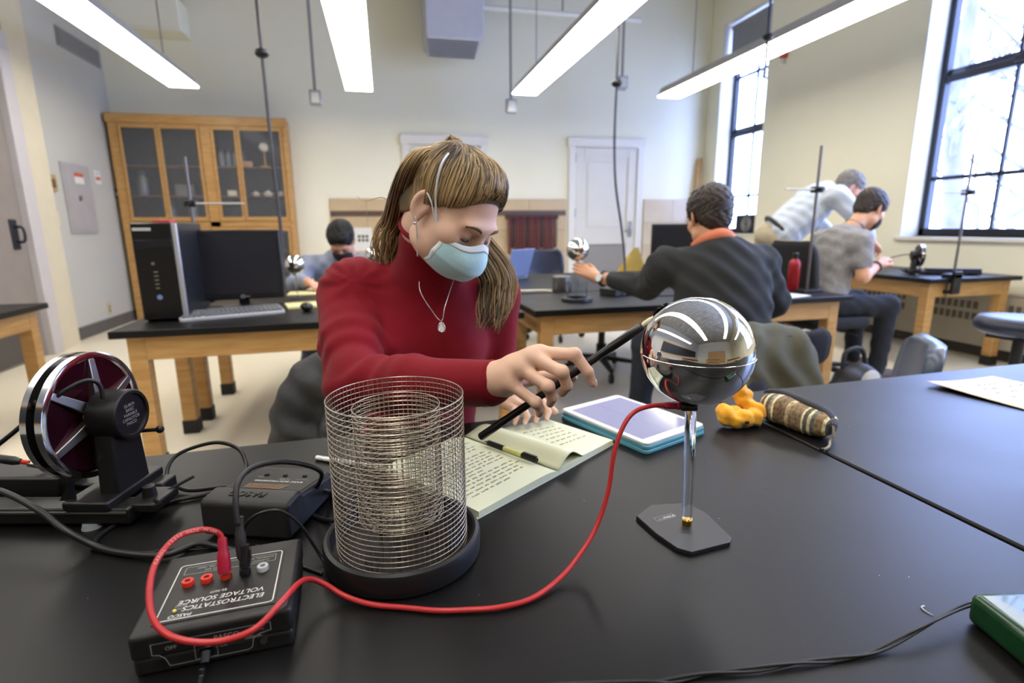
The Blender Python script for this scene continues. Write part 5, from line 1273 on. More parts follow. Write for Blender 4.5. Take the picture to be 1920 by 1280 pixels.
# ------------------------------------------------------------------ computer on the back table
tw = thing('computer_tower', 'black desktop computer tower with silver edge on the back table', 'computer', (-1.00, 2.93, TT), radians(4))
MB().b2((-.090, -.215, .008), (.090, .215, .440)).build('case', M('tower_black_steel', '#191b20', .4, var=.1), tw, bevel=.006)
fp = MB().b2((-.088, -.228, .010), (.070, -.213, .438)).build('front_panel', M('tower_front', '#0d0d0f', .3, var=.1), tw, bevel=.005)
MB().b2((.070, -.230, .010), (.090, -.210, .438)).build('silver_edge', M('silver_plastic', '#a9a9aa', .35, metal=.4, var=.05), tw, bevel=.004)
MB().b2((-.080, -.2305, .405), (-.010, -.227, .418)).build('drive_badge', M('badge_grey', '#a9a9a6', .4), fp)
MB().b2((-.080, -.2300, .33), (.062, -.2275, .365)).build('drive_bay', M('bay_black', '#16161a', .25), fp, bevel=.002)
for k in range(5): MB().b2((-.022, -.2302, .150+.018*k), (-.006, -.2275, .156+.018*k)).build('port', steel, fp)
MB().lathe([(.011, 0), (.011, .002)], 20, (-.012, -.228, .112), (0, -1, 0)).build('round_badge', M('blue_badge', '#6e86b4', .3), fp)
MB().lathe([(.007, 0), (.007, .003)], 16, (-.020, -.228, .262), (0, -1, 0)).build('power_button', steel, fp)
for k in range(2): MB().b2((-.084+.14*k, -.19, 0), (-.06+.14*k, .19, .008)).build('foot', blackr, tw)
tag(MB().b2((-.035, -.05, 0), (.035, .04, .012)).build('red_box', M('red_card', '#b83a44', .5, var=.1), bevel=.002), 'small red box lying on top of the computer tower', 'box').location = (-.985, 2.85, TT+.4405)
mo = thing('monitor', 'black flat computer monitor switched off beside the tower', 'monitor', (-.745, 3.10, TT), radians(6))
MB().b2((-.205, -.022, .045), (.205, .022, .405)).build('bezel', M('monitor_black', '#141417', .4, var=.05), mo, bevel=.006)
MB().b2((-.185, -.0235, .075), (.185, -.0215, .385)).build('screen', M('dark_screen', '#23252a', .22, var=.02), mo)
MB().b2((-.025, .01, .01), (.025, .04, .12)).build('neck', blackp, mo); MB().lathe([(.11, 0), (.11, .008), (.03, .016)], 32, (0, .02, 0)).build('foot', blackp, mo, auto=40)
lg_ = MB().tube([(.0085*cos(2*pi*k/20)+.0, -.0240, .060+.0085*sin(2*pi*k/20)) for k in range(20)], .0018, 5, closed=True).build('ring_logo', inkg, mo)
MB().b2((.014, -.0243, .056), (.034, -.0238, .063)).build('name_plate', M('dim_print', '#6a6a6c', .5), mo)
kb = thing('keyboard', 'grey silver keyboard in front of the switched off monitor', 'keyboard', (-.735, 2.82, TT+.004), radians(20)); kb.rotation_euler = (radians(5), 0, radians(20))
MB().prism(rr(-.225, .225, -.078, .078, .012, 4), 0, .016).build('keyboard_case', M('silver_grey_plastic', '#b4b5b6', .45, var=.05), kb, bevel=.003)
keym = M('charcoal_keys', '#6a6c70', .5, var=.05); km = MB().box((0, 0, 0), (.0175, .0175, .008)).mesh('key'); km.materials.append(keym)
for r_ in range(6):
    for c_ in range(21):
        if r_ == 0 and 4 <= c_ <= 9: continue
        o = bpy.data.objects.new('key', km); COL.objects.link(o); o.parent = kb; o.location = (-.206+.0206*c_, -.060+.0215*r_, .020)
MB().b2((-.123, -.069, .016), (-.001, -.0515, .024)).build('space_bar', keym, kb, bevel=.001)
ms = thing('computer_mouse', 'small dark computer mouse right of the keyboard', 'mouse', (-.40, 2.86, TT), .3)
MB().ell((0, 0, .014), (.031, .052, .022), 20, 12).build('mouse_shell', blackp, ms, smooth=True); MB().cyl((-.003, .03, .033), (.003, .03, .033), .006, n=12).build('scroll_wheel', greyp, ms)
ms.children[0].data.transform(Matrix.Translation((0, 0, .008)))
pad1 = M('yellow_pad_paper', '#d6cf96', .7, var=.03)
def pad(label, x, y, w, d, h, rz, mat=pad1):
    p = thing('writing_pad', label, 'notepad', (x, y, TT), rz); MB().b2((-w/2, -d/2, 0), (w/2, d/2, h)).build('sheets', mat, p, bevel=.001); MB().b2((-w/2, d/2-.02, 0), (w/2, d/2+.001, h+.001)).build('binding', M('pad_binding', '#a98f5d', .6), p)
    return p
pad('yellow writing pad lying beside the keyboard', -.40, 3.06, .26, .18, .012, .25)
pad('open yellow notebook under the hands of the man writing', -.46, 3.64, .30, .2, .008, .05)
def retort(label, x, y, z0, h, zc, arm, clampdown=False, base=True, armmat=None):
    t = thing('retort_stand', label, 'clamp stand', (x, y, z0), group='rod stands with clamps')
    if base: MB().b2((-.07, -.06, 0), (.07, .06, .014)).build('base', blackp, t, bevel=.003)
    MB().cyl((0, 0, .0), (0, 0, h), .0085, n=12).build('rod', M('dull_steel_rod', '#6e6a66', .4, metal=.8, var=.1), t)
    cl = MB().b2((-.030, -.022, zc-.018), (.030, .022, zc+.018)).build('clamp_head', blackp, t, bevel=.004)
    MB().cyl((.0, -.022, zc), (.0, -.05, zc), .012, n=12).build('clamp_screw', blackp, cl)
    MB().cyl((.01, -.012, zc), (.01+arm, -.012, zc), .0055, n=10).build('cross_rod', armmat or M('white_rod', '#b9b6b0', .35, var=.05), t)
    if clampdown:
        MB().b2((-.035, -.035, -.11), (.035, -.012, .05)).build('table_clamp', blackp, t, bevel=.003); MB().b2((-.035, -.035, .0), (.035, .06, .03)).build('clamp_jaw', blackp, t, bevel=.003); MB().b2((-.03, -.03, -.11), (.03, .055, -.09)).build('clamp_jaw', blackp, t, bevel=.003)
        MB().cyl((0, .03, -.14), (0, .03, -.035), .006, n=10).build('clamp_bolt', steel, t)
    return t
retort('dark rod stand with white cross bar behind the monitor', -1.04, 3.42, TT, .80, .55, .27)
retort('tall rod stand with clamp at the right end of the middle table', 2.545, 2.83, TT, .86, .61, -.24)
retort('rod stand clamped to the edge of the window table', 3.90, 2.988, .6855, .84, .585, -.27, clampdown=True, base=False)
# small mirror balls and copies of the apparatus
s2 = thing('small_mirror_ball', 'small mirror ball on a clear stand under the reaching hand', 'sphere stand', (1.03, 2.82, TT))
MB().lathe([(.002, 0), (.085, 0), (.088, .004), (.086, .018), (.002, .022)], 40).build('base', blackp, s2, auto=40)
MB().lathe([(.058, .022), (.058, .11), (.054, .11), (.054, .022)], 36).build('clear_cup', acr, s2, auto=40)
MB().cyl((0, 0, .022), (0, 0, .225), .008, n=16).build('clear_rod', acr, s2); MB().ell((0, 0, .283), (.063, .063, .062), 48, 32).build('mirror_ball', mirror, s2, smooth=True)
c = copy_tree(sb, label='mirror ball on a rod half hidden behind the monitor'); c.location = (-.525, 3.42, TT); c.scale = (.8, .8, .8)
c = copy_tree(sb, label='mirror ball on a rod peeking past the red shoulder'); c.location = (-.055, 3.50, TT); c.scale = (.95, .95, .95)
c = copy_tree(cap, label='parallel plate capacitor standing on the window table'); c.location = (3.99, 3.30, .685); c.rotation_euler = (0, 0, radians(150)); c.scale = (.8, .95, .95)
c = copy_tree(vs, label='black and red voltage box near the small mirror ball'); c.location = (1.34, 3.0, TT); c.rotation_euler = (0, 0, .4)
c = copy_tree(em, label='dark electrometer box at the elbow of the man in grey'); c.location = (3.80, 3.62, .685); c.rotation_euler = (0, 0, 1.2)
cable('window_table_lead', [(3.80, 3.55, .69), (3.82, 3.52, .74), (3.86, 3.47, .80), (3.92, 3.40, .83), (3.96, 3.36, .83)], .004, blkc, 'thin dark lead arching to the capacitor on the window table')
tn = thing('grey_tin', 'grey metal tin standing behind the small mirror ball', 'tin', (1.10, 3.30, TT)); MB().lathe([(.002, 0), (.055, 0), (.057, .004), (.057, .085), (.054, .088)], 32).build('tin_body', steel, tn, auto=40); MB().lathe([(.060, .078), (.060, .094), (.002, .097)], 32).build('tin_lid', steel, tn, auto=40)
cable('ivory_lead', [(.60, 3.40, TT+.006), (.74, 3.36, TT+.006), (.86, 3.31, TT+.006), (.97, 3.30, TT+.006), (1.02, 3.26, TT+.006)], .009, M('ivory_cord', '#c9c3b0', .5, var=.05), 'thick ivory cord lying across the middle back table')
lt = thing('laptop', 'silver blue laptop standing open on the far middle table', 'laptop', (.94, 4.25, TT), radians(-140))
MB().prism(rr(-.15, .15, -.11, .11, .01, 3), 0, .014).build('laptop_base', M('laptop_silver', '#b9bdc6', .35, metal=.3), lt, bevel=.002)
MB().box((0, .145, .125), (.30, .008, .23), (radians(-18), 0, 0)).build('laptop_lid', M('laptop_blue_silver', '#8fa0c6', .35, metal=.3, var=.03), lt, bevel=.002)
MB().cyl((-.12, .108, .012), (.12, .108, .012), .006, n=10).build('hinge', blackp, lt)
m2 = thing('monitor', 'black monitor seen from behind beyond the man in charcoal', 'monitor', (2.42, 4.22, TT), radians(160))
MB().b2((-.20, -.02, .09), (.20, .02, .42)).build('bezel', MATS['monitor_black'], m2, bevel=.006); MB().ell((0, -.03, .25), (.13, .05, .12), 20, 12).build('rear_bulge', MATS['monitor_black'], m2, smooth=True)
MB().b2((-.03, -.06, .01), (.03, -.02, .2)).build('neck', blackp, m2); MB().lathe([(.12, 0), (.12, .008), (.03, .016)], 32, (0, -.03, 0)).build('foot', blackp, m2, auto=40); MB().b2((-.18, .0195, .11), (.18, .0215, .40)).build('screen', MATS['dark_screen'], m2)
yw = thing('yellow_wedge', 'mustard yellow triangular folder standing on the far table', 'folder', (2.12, 4.42, TT), .2)
MB().add([(-.13, -.05, 0), (.13, -.05, 0), (.02, 0, .22), (-.13, .05, 0), (.13, .05, 0), (.07, .0, .22)], [(0,1,5,2),(3,2,5,4),(0,2,3),(1,4,5),(0,3,4,1)]).build('folded_card', M('mustard_card', '#a88a24', .6, var=.15), yw)
MB().b2((-.10, -.052, .004), (.10, -.048, .02)).build('edge_strip', M('mustard_dark', '#7d6618', .6), yw)
bo = thing('water_bottle', 'red metal water bottle beside the tall rod stand', 'bottle', (2.49, 2.885, TT)); MB().lathe([(.002, 0), (.034, 0), (.036, .004), (.036, .165), (.030, .185), (.016, .198), (.016, .205)], 32).build('bottle_body', M('red_enamel', '#8f1d22', .25, metal=.3, var=.05), bo, auto=40)
MB().lathe([(.019, .203), (.019, .230), (.012, .236)], 20).build('bottle_cap', blackp, bo, auto=40)
pad('white paper pad at the right end of the middle table', 2.28, 2.66, .2, .14, .004, .3, M('white_pad_paper', '#cfd0cb', .7, var=.02))
tag(cable('patch_lead', [(1.42, 2.95, TT+.004), (1.55, 2.86, TT+.004), (1.68, 2.83, TT+.004), (1.80, 2.72, TT+.004), (1.9, 2.74, TT+.004)], .004, blkc, 'black lead lying in front of the man in charcoal'), 'black lead lying in front of the man in charcoal', 'cable')
tw2 = thing('small_meter', 'small black meter on the table in front of the charcoal sweatshirt', 'meter', (1.52, 2.95, TT), .2); MB().b2((-.07, -.045, 0), (.07, .045, .03)).build('meter_case', blackp, tw2, bevel=.004); MB().b2((-.045, -.02, .0295), (.045, .03, .031)).build('meter_face', M('meter_grey', '#6f7276', .4), tw2)
cable('floor_cord', [(-.55, 2.72, .03), (-.42, 2.45, .014), (-.30, 2.2, .012), (-.12, 2.0, .012), (.05, 1.9, .012)], .007, M('grey_cord', '#8c8781', .6), 'grey power cord trailing over the floor under the computer table')

# ------------------------------------------------------------------ display cabinet
cb = thing('display_cabinet', 'oak display cabinet with glass doors on the back wall', 'cabinet', (-1.97, YB, 0)); CF = 7.25
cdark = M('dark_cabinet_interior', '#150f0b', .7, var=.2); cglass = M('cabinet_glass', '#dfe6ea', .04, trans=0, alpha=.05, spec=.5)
def cbx(lo, hi, name, mat, par=None, bev=.004): return MB().b2(lo, hi).build(name, mat, par or cb, world=True, bevel=bev)
x0, x1, zt = -2.95, -1.07, 2.35
cbx((x0, CF+.02, 0), (x0+.03, YB-.001, zt), 'side_panel', oak); cbx((x1-.03, CF+.02, 0), (x1, YB-.001, zt), 'side_panel', oak)
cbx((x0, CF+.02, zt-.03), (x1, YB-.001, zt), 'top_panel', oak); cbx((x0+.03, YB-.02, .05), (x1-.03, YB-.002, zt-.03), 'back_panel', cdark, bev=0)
cbx((x0+.03, CF+.02, 0), (x1-.03, YB-.002, .08), 'plinth', oak); cbx((-1.99, CF+.03, .08), (-1.95, YB-.02, zt-.03), 'divider', oak)
for z in (.45, .80, 1.12, 1.46, 1.80): cbx((x0+.03, CF+.06, z-.012), (x1-.03, YB-.02, z), 'shelf', M('shelf_brown', '#6e4a2c', .5, var=.2))
cbx((x0-.01, CF-.02, zt-.10), (x1+.01, CF+.02, zt), 'cornice', oakx); cbx((x0, CF, 0), (x0+.10, CF+.02, zt-.1), 'frame_stile', oak); cbx((x1-.05, CF, 0), (x1, CF+.02, zt-.1), 'frame_stile', oak)
cbx((-2.02, CF, 0), (-1.90, CF+.02, zt-.1), 'frame_stile', oak); cbx((x0+.1, CF, 1.09), (x1-.05, CF+.02, 1.16), 'frame_rail', oakx); cbx((x0+.1, CF, 0), (x1-.05, CF+.02, .10), 'frame_rail', oakx)
for a_, b_ in ((x0+.10, -2.45), (-2.45, -2.02), (-1.90, -1.62), (-1.62, -1.12)):
    for z0, z1 in ((1.16, zt-.1), (.10, 1.09)):
        dr = thing('cabinet_door', '', '', (0, 0, 0)); 
        for k in ('label', 'category'): del dr[k]
        dr.parent = cb; dr.location = Vector(((a_+b_)/2, CF, z0))-cb.location
        st_ = .032
        for lo, hi, nm in (((a_+.003, CF-.018, z0+.003), (a_+st_, CF, z1-.003), 'door_stile'), ((b_-st_, CF-.018, z0+.003), (b_-.003, CF, z1-.003), 'door_stile'), ((a_+st_, CF-.018, z0+.003), (b_-st_, CF, z0+.05), 'door_rail'), ((a_+st_, CF-.018, z1-.05), (b_-st_, CF, z1-.003), 'door_rail')): cbx(lo, hi, nm, oak, dr)
        cbx((a_+st_, CF-.010, z0+.05), (b_-st_, CF-.006, z1-.05), 'pane', cglass, dr, 0)
        MB().ell((b_-.018, CF-.026, z0+.12 if z0 > 1 else z1-.12), (.010, .010, .010), 12, 8).build('knob', steel, dr, world=True, smooth=True)
def cab_item(name, label, x, z, kind, mat, y=7.37, s=1.):
    t = thing(name, label, name.split('_')[-1], (x, y, z), group='apparatus in the display cabinet')
    if kind == 'globe': MB().lathe([(.002, 0), (.06*s, 0), (.05*s, .015), (.008, .02), (.006, .19*s)], 20).build('stand', oak, t, auto=40); MB().ell((0, 0, .235*s), (.052*s, .052*s, .052*s), 20, 14).build('ball', mat, t, smooth=True)
    if kind == 'jar': MB().lathe([(.002, 0), (.035*s, 0), (.036*s, .01), (.036*s, .12*s), (.02*s, .15*s)], 20).build('jar', mat, t, auto=40); MB().lathe([(.022*s, .148*s), (.022*s, .175*s)], 16).build('stopper', blackp, t)
    if kind == 'box': MB().b2((-.06*s, -.04, 0), (.06*s, .04, .07*s)).build('case', mat, t, bevel=.004); MB().b2((-.062*s, -.042, .068*s), (.062*s, .042, .08*s)).build('lid', mat, t, bevel=.002)
    if kind == 'dish': MB().lathe([(.002, 0), (.03*s, 0), (.06*s, .035*s), (.056*s, .035*s), (.028*s, .006), (.002, .006)], 24).build('dish', mat, t, auto=40); MB().lathe([(.035*s, .03*s), (.02*s, .055*s), (.002, .06*s)], 20).build('cover', mat, t, auto=40)
    return t
cream = M('ivory_porcelain', '#c9c2b2', .4, var=.05); glj = M('smoky_jar_glass', '#4a5058', .15, var=.1, spec=.7)
cab_item('model_globe', 'white ball on a wooden stand in the right cabinet bay', -1.36, 1.80, 'globe', cream)
cab_item('small_box', 'brown wooden box beside the white ball on the shelf', -1.56, 1.80, 'box', oak, s=.8)
for k, (x, l_) in enumerate(((-1.50, 'pale dish at the left of the middle cabinet shelf'), (-1.36, 'pale covered dish in the middle of the cabinet shelf'), (-1.21, 'pale dish at the right of the cabinet shelf'))): cab_item('porcelain_dish', l_, x, 1.46, 'dish', cream, s=.95+.15*(k == 1))
for k in range(4): cab_item('glass_jar', ['smoky jar on the top shelf near the cabinet middle', 'second smoky jar on the cabinet top shelf', 'third smoky jar right of the cabinet middle', 'fourth smoky jar beside the wooden box'][k], -1.84+.075*k, 1.80, 'jar', glj, s=1.1)
for k in range(3): cab_item('glass_jar', ['smoky jar in the left cabinet bay upper shelf', 'tall smoky jar in the second cabinet pane', 'smoky jar at the edge of the second cabinet pane'][k], -2.72+.25*k, 1.46 if k == 0 else 1.12, 'jar', glj, s=1.6)
cab_item('instrument_box', 'grey instrument case on the lower left cabinet shelf', -2.28, 1.46, 'box', M('grey_case', '#5a5856', .5, var=.1), s=1.6); cab_item('instrument_box', 'pale case on the cabinet shelf behind the third pane', -1.76, 1.46, 'box', cream, s=.8)

# ------------------------------------------------------------------ wall fittings
def plate_thing(name, label, cat, lo, hi, mat, parts=()):
    t = thing(name, label, cat, tuple((a+b)/2 for a, b in zip(lo, hi))); MB().b2(lo, hi).build('plate', mat, t, world=True, bevel=.003)
    for nm, l2, h2, m2_ in parts: MB().b2(l2, h2).build(nm, m2_, t, world=True, bevel=.002)
    return t
pg_ = M('panel_grey', '#a19c98', .5, var=.04); XW = XL
plate_thing('electrical_panel', 'grey electrical panel door on the left wall', 'panel', (XW, 6.24, 1.04), (XW+.02, 6.76, 1.72), pg_, [('door', (XW+.02, 6.27, 1.07), (XW+.026, 6.73, 1.69), pg_), ('warning_label', (XW+.026, 6.43, 1.60), (XW+.028, 6.60, 1.635), M('orange_red_label', '#c05a3c', .5)), ('white_label', (XW+.026, 6.43, 1.53), (XW+.028, 6.60, 1.595), whitep), ('latch', (XW+.026, 6.45, 1.36), (XW+.036, 6.49, 1.41), steel)])
plate_thing('wall_sign', 'small tan bracket sign left of the electrical panel', 'sign', (XW, 5.98, 1.43), (XW+.03, 6.10, 1.58), M('tan_plastic', '#a58d62', .5, var=.1), [('arrow', (XW+.03, 6.01, 1.46), (XW+.034, 6.07, 1.54), M('brown_mark', '#6d4f33', .5))])
plate_thing('notice_sticker', 'small sticker with red print right of the panel', 'sticker', (XW, 6.90, 1.56), (XW+.003, 7.02, 1.70), whitep, [('red_print', (XW+.003, 6.91, 1.60), (XW+.004, 7.01, 1.635), MATS['orange_red_label']), ('grey_print_block', (XW+.003, 6.93, 1.655), (XW+.004, 6.99, 1.68), greyp)])
plate_thing('light_switch', 'grey switch plate beside the display cabinet', 'switch', (XW, 7.29, 1.42), (XW+.008, 7.37, 1.54), M('dim_grey_plate', '#6f6c68', .5), [('toggle', (XW+.008, 7.32, 1.46), (XW+.020, 7.34, 1.49), whitep)])
plate_thing('wall_plate', 'pale blank wall plate below the tan sign', 'wall plate', (XW, 6.00, 1.11), (XW+.008, 6.09, 1.24), M('ivory_plate', '#c4bca6', .5), [('screw', (XW+.008, 6.04, 1.17), (XW+.010, 6.05, 1.18), steel)])
plate_thing('wall_outlet', 'brass coloured outlet low on the left wall', 'outlet', (XW, 6.70, .16), (XW+.008, 6.77, .28), M('ivory_outlet', '#b6a67e', .5), [('socket', (XW+.008, 6.72, .19), (XW+.010, 6.75, .21), blackp), ('socket', (XW+.008, 6.72, .23), (XW+.010, 6.75, .25), blackp)])
vg = thing('air_vent', 'grey louvred air vent high on the left wall', 'vent', (XW, 7.0, 2.93)); MB().b2((XW, 6.58, 2.84), (XW+.012, 7.42, 3.02)).build('vent_frame', M('vent_grey', '#7f7c78', .5), vg, world=True)
for k in range(6): MB().box((XW+.018, 7.0, 2.862+.026*k), (.004, .80, .022), (0, .6, 0)).build('vent_slat', MATS['vent_grey'], vg, world=True)
sn = thing('wall_notice', 'white notice sheet with black grid pinned to the tan tiles', 'notice', (-.29, YB, .92)); MB().b2((-.43, YB-.024, .77), (-.15, YB-.022, 1.07)).build('sheet', M('notice_paper', '#d6d5cc', .6), sn, world=True)
for i in range(3):
    for j in range(2): MB().b2((-.335+.05*i, YB-.0255, .89+.05*j), (-.30+.05*i, YB-.024, .925+.05*j)).build('print_block', blackp, sn, world=True)
rk = thing('cable_rack', 'wall rack hung with red and black patch cords', 'cable rack', (2.04, YB, 1.20)); MB().b2((1.66, YB-.07, 1.17), (2.42, YB-.024, 1.23)).build('rack_bar', M('dark_bar', '#3a2c2a', .6), rk, world=True, bevel=.004)
for k in range(17):
    x = 1.70+.042*k; L_ = (.50, .42, .55, .46, .58)[k % 5]; mt = (M('wine_cord', '#6a1c22', .5), blkc, M('maroon_cord', '#4a161b', .5), M('wine_cord', '#6a1c22', .5), M('dark_maroon_cord', '#351114', .5))[k % 5]
    MB().tube(spline([(x-.012, YB-.072, 1.20), (x-.014, YB-.085, 1.0), (x-.010, YB-.085, 1.20-L_+.02), (x, YB-.085, 1.20-L_), (x+.010, YB-.085, 1.20-L_+.02), (x+.014, YB-.085, 1.0), (x+.012, YB-.072, 1.20)], 5), .009, 6).build('patch_cord', mt, rk, world=True, smooth=True)
# leaning wooden batten in the corner
bt = thing('wooden_batten', 'wooden batten leaning in the far right corner', 'batten', (4.52, YB-.12, 0)); MB().add([(4.43, 7.30, 0), (4.50, 7.30, 0), (4.57, 7.44, 2.03), (4.64, 7.44, 2.03), (4.43, 7.33, 0), (4.50, 7.33, 0), (4.57, 7.47, 2.03), (4.64, 7.47, 2.03)], [(0,1,3,2),(4,6,7,5),(0,2,6,4),(1,5,7,3),(0,4,5,1),(2,3,7,6)]).build('plank', oak, bt, world=True)
# ------------------------------------------------------------------ hanging services
cgrey = M('conduit_grey', '#86847f', .45, metal=.3, var=.05)
for i, (x, z, l_) in enumerate(((-.64, 2.46, 'outlet box on a grey conduit left of the second strip light'), (1.55, 2.46, 'outlet box on a grey conduit at the end of the third strip light'), (2.95, 2.78, 'outlet box on a short grey conduit near the white pipe'))):
    t = thing('pendant_outlet', l_, 'outlet', (x, 6.6, z), group='outlet boxes on conduits'); MB().b2((-.06, -.05, -.08), (.06, .05, .07)).build('outlet_box', M('outlet_silver', '#9a9ca3', .4, metal=.3, var=.05), t, bevel=.006)
    MB().cyl((0, 0, .07), (0, 0, ZC-z), .016, n=12).build('conduit', cgrey, t, smooth=False); MB().b2((-.04, -.053, -.06), (.04, -.05, .05)).build('face_plate', whitep, t, bevel=.002)
def drop(label, pts, zk, reel=False):
    t = thing('hanging_power_lead', label, 'cord', pts[0], group='hanging power cords'); MB().tube(spline(pts, 8), .0105, 8).build('cord', M('pendant_cord_grey', '#3c3b3d', .5, var=.05), t, world=True, smooth=True)
    k = min(spline(pts, 8), key=lambda p: abs(p.z-zk)); MB().ell(k, (.042, .042, .028), 16, 10).build('stop_ball', blackp, t, world=True, smooth=True)
    if reel: MB().b2((pts[0][0]-.05, pts[0][1]-.05, 2.42), (pts[0][0]+.10, pts[0][1]+.05, 2.56)).build('cord_reel', whitep, t, world=True, bevel=.02)
    return t
drop('dark power cord dropping from the ceiling to the monitor', [(-.655, 3.78, ZC), (-.655, 3.78, 3.0), (-.655, 3.78, 2.0), (-.65, 3.78, 1.4), (-.645, 3.78, 1.0), (-.66, 3.72, TT+.02), (-.70, 3.62, TT+.012)], 2.13)
drop('slack power cord hanging in front of the white louvred door', [(1.79, 4.10, ZC), (1.79, 4.10, 3.0), (1.79, 4.10, 2.2), (1.785, 4.10, 1.75), (1.80, 4.09, 1.40), (1.85, 4.06, 1.05), (1.87, 4.02, .78), (1.84, 3.97, TT+.012), (1.76, 3.95, TT+.012)], 2.12)
drop('short power cord hanging under the strip light by the windows', [(3.01, 4.02, ZC), (3.01, 4.02, 3.2), (3.01, 4.02, 2.56), (3.01, 4.02, 2.2)], 2.52)
hv_ = thing('air_handler', 'white ceiling air handler with slanted grille', 'air unit', (.93, 6.9, 3.2)); ahm = M('air_handler_white', '#b6b7bd', .5, var=.03)
MB().b2((.60, 6.75, 3.20), (1.27, 7.35, ZC)).build('housing', ahm, hv_, world=True, bevel=.01); MB().add([(.62, 6.77, 3.20), (1.25, 6.77, 3.20), (1.19, 6.95, 3.04), (.62, 6.95, 3.04), (.62, 7.30, 3.20), (1.25, 7.30, 3.20)], [(0,1,2,3),(3,2,5,4),(0,3,4),(1,5,2),(0,4,5,1)]).build('diffuser', ahm, hv_, world=True)
for k in range(7): MB().box((.91, 6.785+.024*k, 3.175-.0215*k), (.60-.01*k, .014, .006), (radians(-42), 0, 0)).build('grille_slat', M('grille_dark', '#54555a', .5), hv_, world=True)
MB().b2((1.15, 6.745, 3.62), (1.19, 6.75, 3.74)).build('orange_tag', M('orange_tag', '#d07a5e', .5), hv_, world=True)
t = thing('white_pipe', 'white sprinkler pipe crossing beside the air handler', 'pipe', (2.2, 6.9, 3.6)); MB().cyl((1.27, 6.98, 3.63), (3.35, 6.98, 3.63), .03, n=14).build('pipe_run', whitep, t, world=True, smooth=False); MB().cyl((2.3, 6.98, 3.63), (2.3, 6.98, ZC), .01, n=8).build('pipe_hanger', steel, t, world=True)
t = thing('duct_box', 'boxed duct below the ceiling in the far left corner', 'duct', (-2.6, 7.3, 3.4)); MB().b2((XL, 7.15, 3.22), (-2.05, YB, 3.55)).build('duct_shell', wallm, t, world=True, bevel=.01); MB().b2((XL, 7.14, 3.205), (-2.04, YB, 3.2195)).build('lower_flange', wallm, t, world=True)
t = thing('alarm_strobe', 'small red alarm strobe high on the right wall', 'alarm', (XR, 5.93, 3.0)); MB().b2((XR-.05, 5.89, 2.97), (XR, 5.97, 3.09)).build('strobe_body', M('alarm_red', '#c2472f', .4), t, world=True, bevel=.005); MB().b2((XR-.06, 5.91, 2.90), (XR, 5.95, 2.965)).build('strobe_lens', whitep, t, world=True, bevel=.005)
t = thing('roller_shade', 'grey roller shade at the top of the far window', 'shade', (XR+.1, 6.7, 3.4)); MB().b2((XR+.10, 6.25, 3.12), (XR+.106, 7.15, 3.70)).build('shade_cloth', M('grey_shade_cloth', '#7f8288', .8, var=.03), t, world=True); MB().cyl((XR+.103, 6.25, 3.69), (XR+.103, 7.15, 3.69), .025, n=14).build('roller', cgrey, t, world=True); MB().cyl((XR+.103, 6.25, 3.12), (XR+.103, 7.15, 3.12), .010, n=10).build('hem_bar', cgrey, t, world=True)
t = thing('window_fan', 'black box fan standing on the sill of the far window', 'fan', (XR+.1, 6.45, SILL)); MB().b2((XR+.06, 6.25, SILL), (XR+.15, 6.72, SILL+.25)).build('fan_frame', blackp, t, world=True, bevel=.01)
for k in range(3): MB().tube([(XR+.055, 6.48+(.035+.03*k)*cos(2*pi*q/24), SILL+.125+(.035+.03*k)*sin(2*pi*q/24)) for q in range(24)], .005, 5, closed=True).build('guard_ring', greyp, t, world=True)
cv = thing('convector', 'low wall convector with slotted grille under the window', 'radiator', (XR, 3.3, 0)); cvm = M('convector_beige', '#a59d8b', .5, var=.05); MB().b2((XR-.11, 1.6, .10), (XR-.016, 4.5, .52)).build('convector_cover', cvm, cv, world=True, bevel=.008)
MB().b2((XR-.114, 1.6, .52), (XR-.016, 4.5, .535)).build('top_cap', cvm, cv, world=True)
for g in range(4):
    for k in range(9):
        for q in range(2): MB().b2((XR-.1125, 2.05+.62*g+.052*k, .30+.09*q), (XR-.109, 2.085+.62*g+.052*k, .36+.09*q)).build('vent_slot', M('slot_dark', '#5c564c', .6), cv, world=True)

# ------------------------------------------------------------------ room behind the camera (seen in the mirror ball)
bbd = thing('blackboard', 'long slate blackboard with oak frame on the left wall behind the camera', 'blackboard', (XL, -1.2, .9))
MB().b2((XL+.001, -4.2, .95), (XL+.02, 1.6, 2.05)).build('slate', M('slate', '#23272b', .6, var=.15, vscale=2), bbd, world=True)
for lo, hi in (((XL+.001, -4.3, 2.05), (XL+.04, 1.7, 2.15)), ((XL+.001, -4.3, .83), (XL+.10, 1.7, .95)), ((XL+.001, -4.3, .95), (XL+.04, -4.2, 2.05)), ((XL+.001, 1.6, .95), (XL+.04, 1.7, 2.05))): MB().b2(lo, hi).build('oak_frame', oak, bbd, world=True, bevel=.004)
lab_table('oak table behind the camera by the blackboard', -1.9, -1.6, 1.8, .7); lab_table('oak table behind the camera by the windows', 2.6, -1.8, 1.8, .7); lab_table('oak table far behind the camera', .3, -3.4, 1.8, .7)
wcb = thing('tall_cupboard', 'tall oak cupboard on the wall behind the camera', 'cupboard', (1.0, YF, 0)); MB().b2((-.6, YF, 0), (2.6, YF+.45, 2.1)).build('cupboard_body', oak, wcb, world=True, bevel=.01)
for k in range(4): MB().b2((-.58+.795*k, YF+.45, .1), (.19+.795*k, YF+.47, 2.05)).build('cupboard_door', oakx, wcb, world=True, bevel=.004)

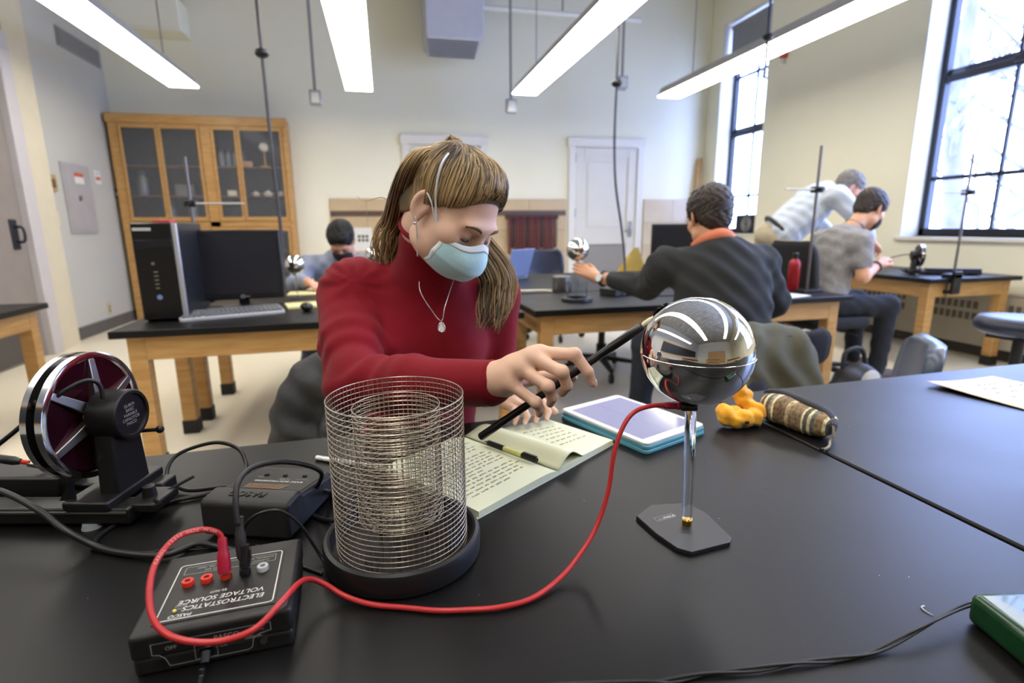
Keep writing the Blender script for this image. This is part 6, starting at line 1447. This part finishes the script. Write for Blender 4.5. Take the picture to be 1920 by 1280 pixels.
# ------------------------------------------------------------------ trees outside
bark = M('grey_bark', '#5f5a60', .9, hex2='#7d7880', vscale=4, bump=.4, bscale=12)
def tree(label, x, y, h, r, seed, n1=9):
    rn = random.Random(seed); t = thing('bare_tree', label, 'tree', (x, y, -3.5), group='bare trees outside the windows')
    tr = [Vector((x+.1*sin(k*1.3+seed), y+.12*sin(k*.9+seed), -3.5+h*k/8)) for k in range(9)]
    MB().tube(spline(tr, 4), [r*(1-.75*k/32) for k in range(33)], 12).build('trunk', bark, t, world=True, smooth=True)
    m = MB()
    for i in range(n1):
        b0 = spline(tr, 4)[rn.randint(12, 30)]; a = rn.uniform(0, 6.28); L_ = rn.uniform(1.2, 2.8); d = Vector((cos(a), sin(a), rn.uniform(.2, .9))).normalized()
        pts = [b0]; 
        for k in range(7): d = (d+Vector((rn.uniform(-.25, .25), rn.uniform(-.25, .25), rn.uniform(-.1, .22)))).normalized(); pts.append(pts[-1]+d*(L_/7))
        m.tube(pts, [.045*(1-.85*k/7) for k in range(8)], 6)
        for q in range(5):
            c0 = pts[rn.randint(2, 6)]; d2 = (d+Vector((rn.uniform(-.9, .9), rn.uniform(-.9, .9), rn.uniform(-.3, .6)))).normalized(); p2 = [c0]
            for k in range(5): d2 = (d2+Vector((rn.uniform(-.3, .3), rn.uniform(-.3, .3), rn.uniform(-.2, .2)))).normalized(); p2.append(p2[-1]+d2*(L_*.5/5))
            m.tube(p2, [.018*(1-.8*k/5) for k in range(6)], 5)
    m.build('branches', bark, t, world=True, smooth=True); return t
tree('thick bare tree trunk just outside the large window', 7.3, 5.75, 9, .20, 3); tree('thin bare tree with branches outside the large window', 8.6, 4.8, 8, .10, 5, 14); tree('bare tree further out beyond the large window', 10.5, 7.0, 8.5, .14, 8, 14); tree('bare tree outside the far corner window', 9.0, 10.5, 8, .12, 12, 10)

# chalk mark and lint on the front tables
ck_ = [(.548, .383), (.546, .390), (.5475, .396), (.552, .397)]
tag(MB().tube(spline([(x, y, TT+.0008) for x, y in ck_], 6), [.0003+.0009*k/18 for k in range(19)], 5).build('chalk_mark', M('chalk', '#b9bcc6', .9), smooth=True), 'small white chalk scratch on the front table near the twisted wire', 'mark')
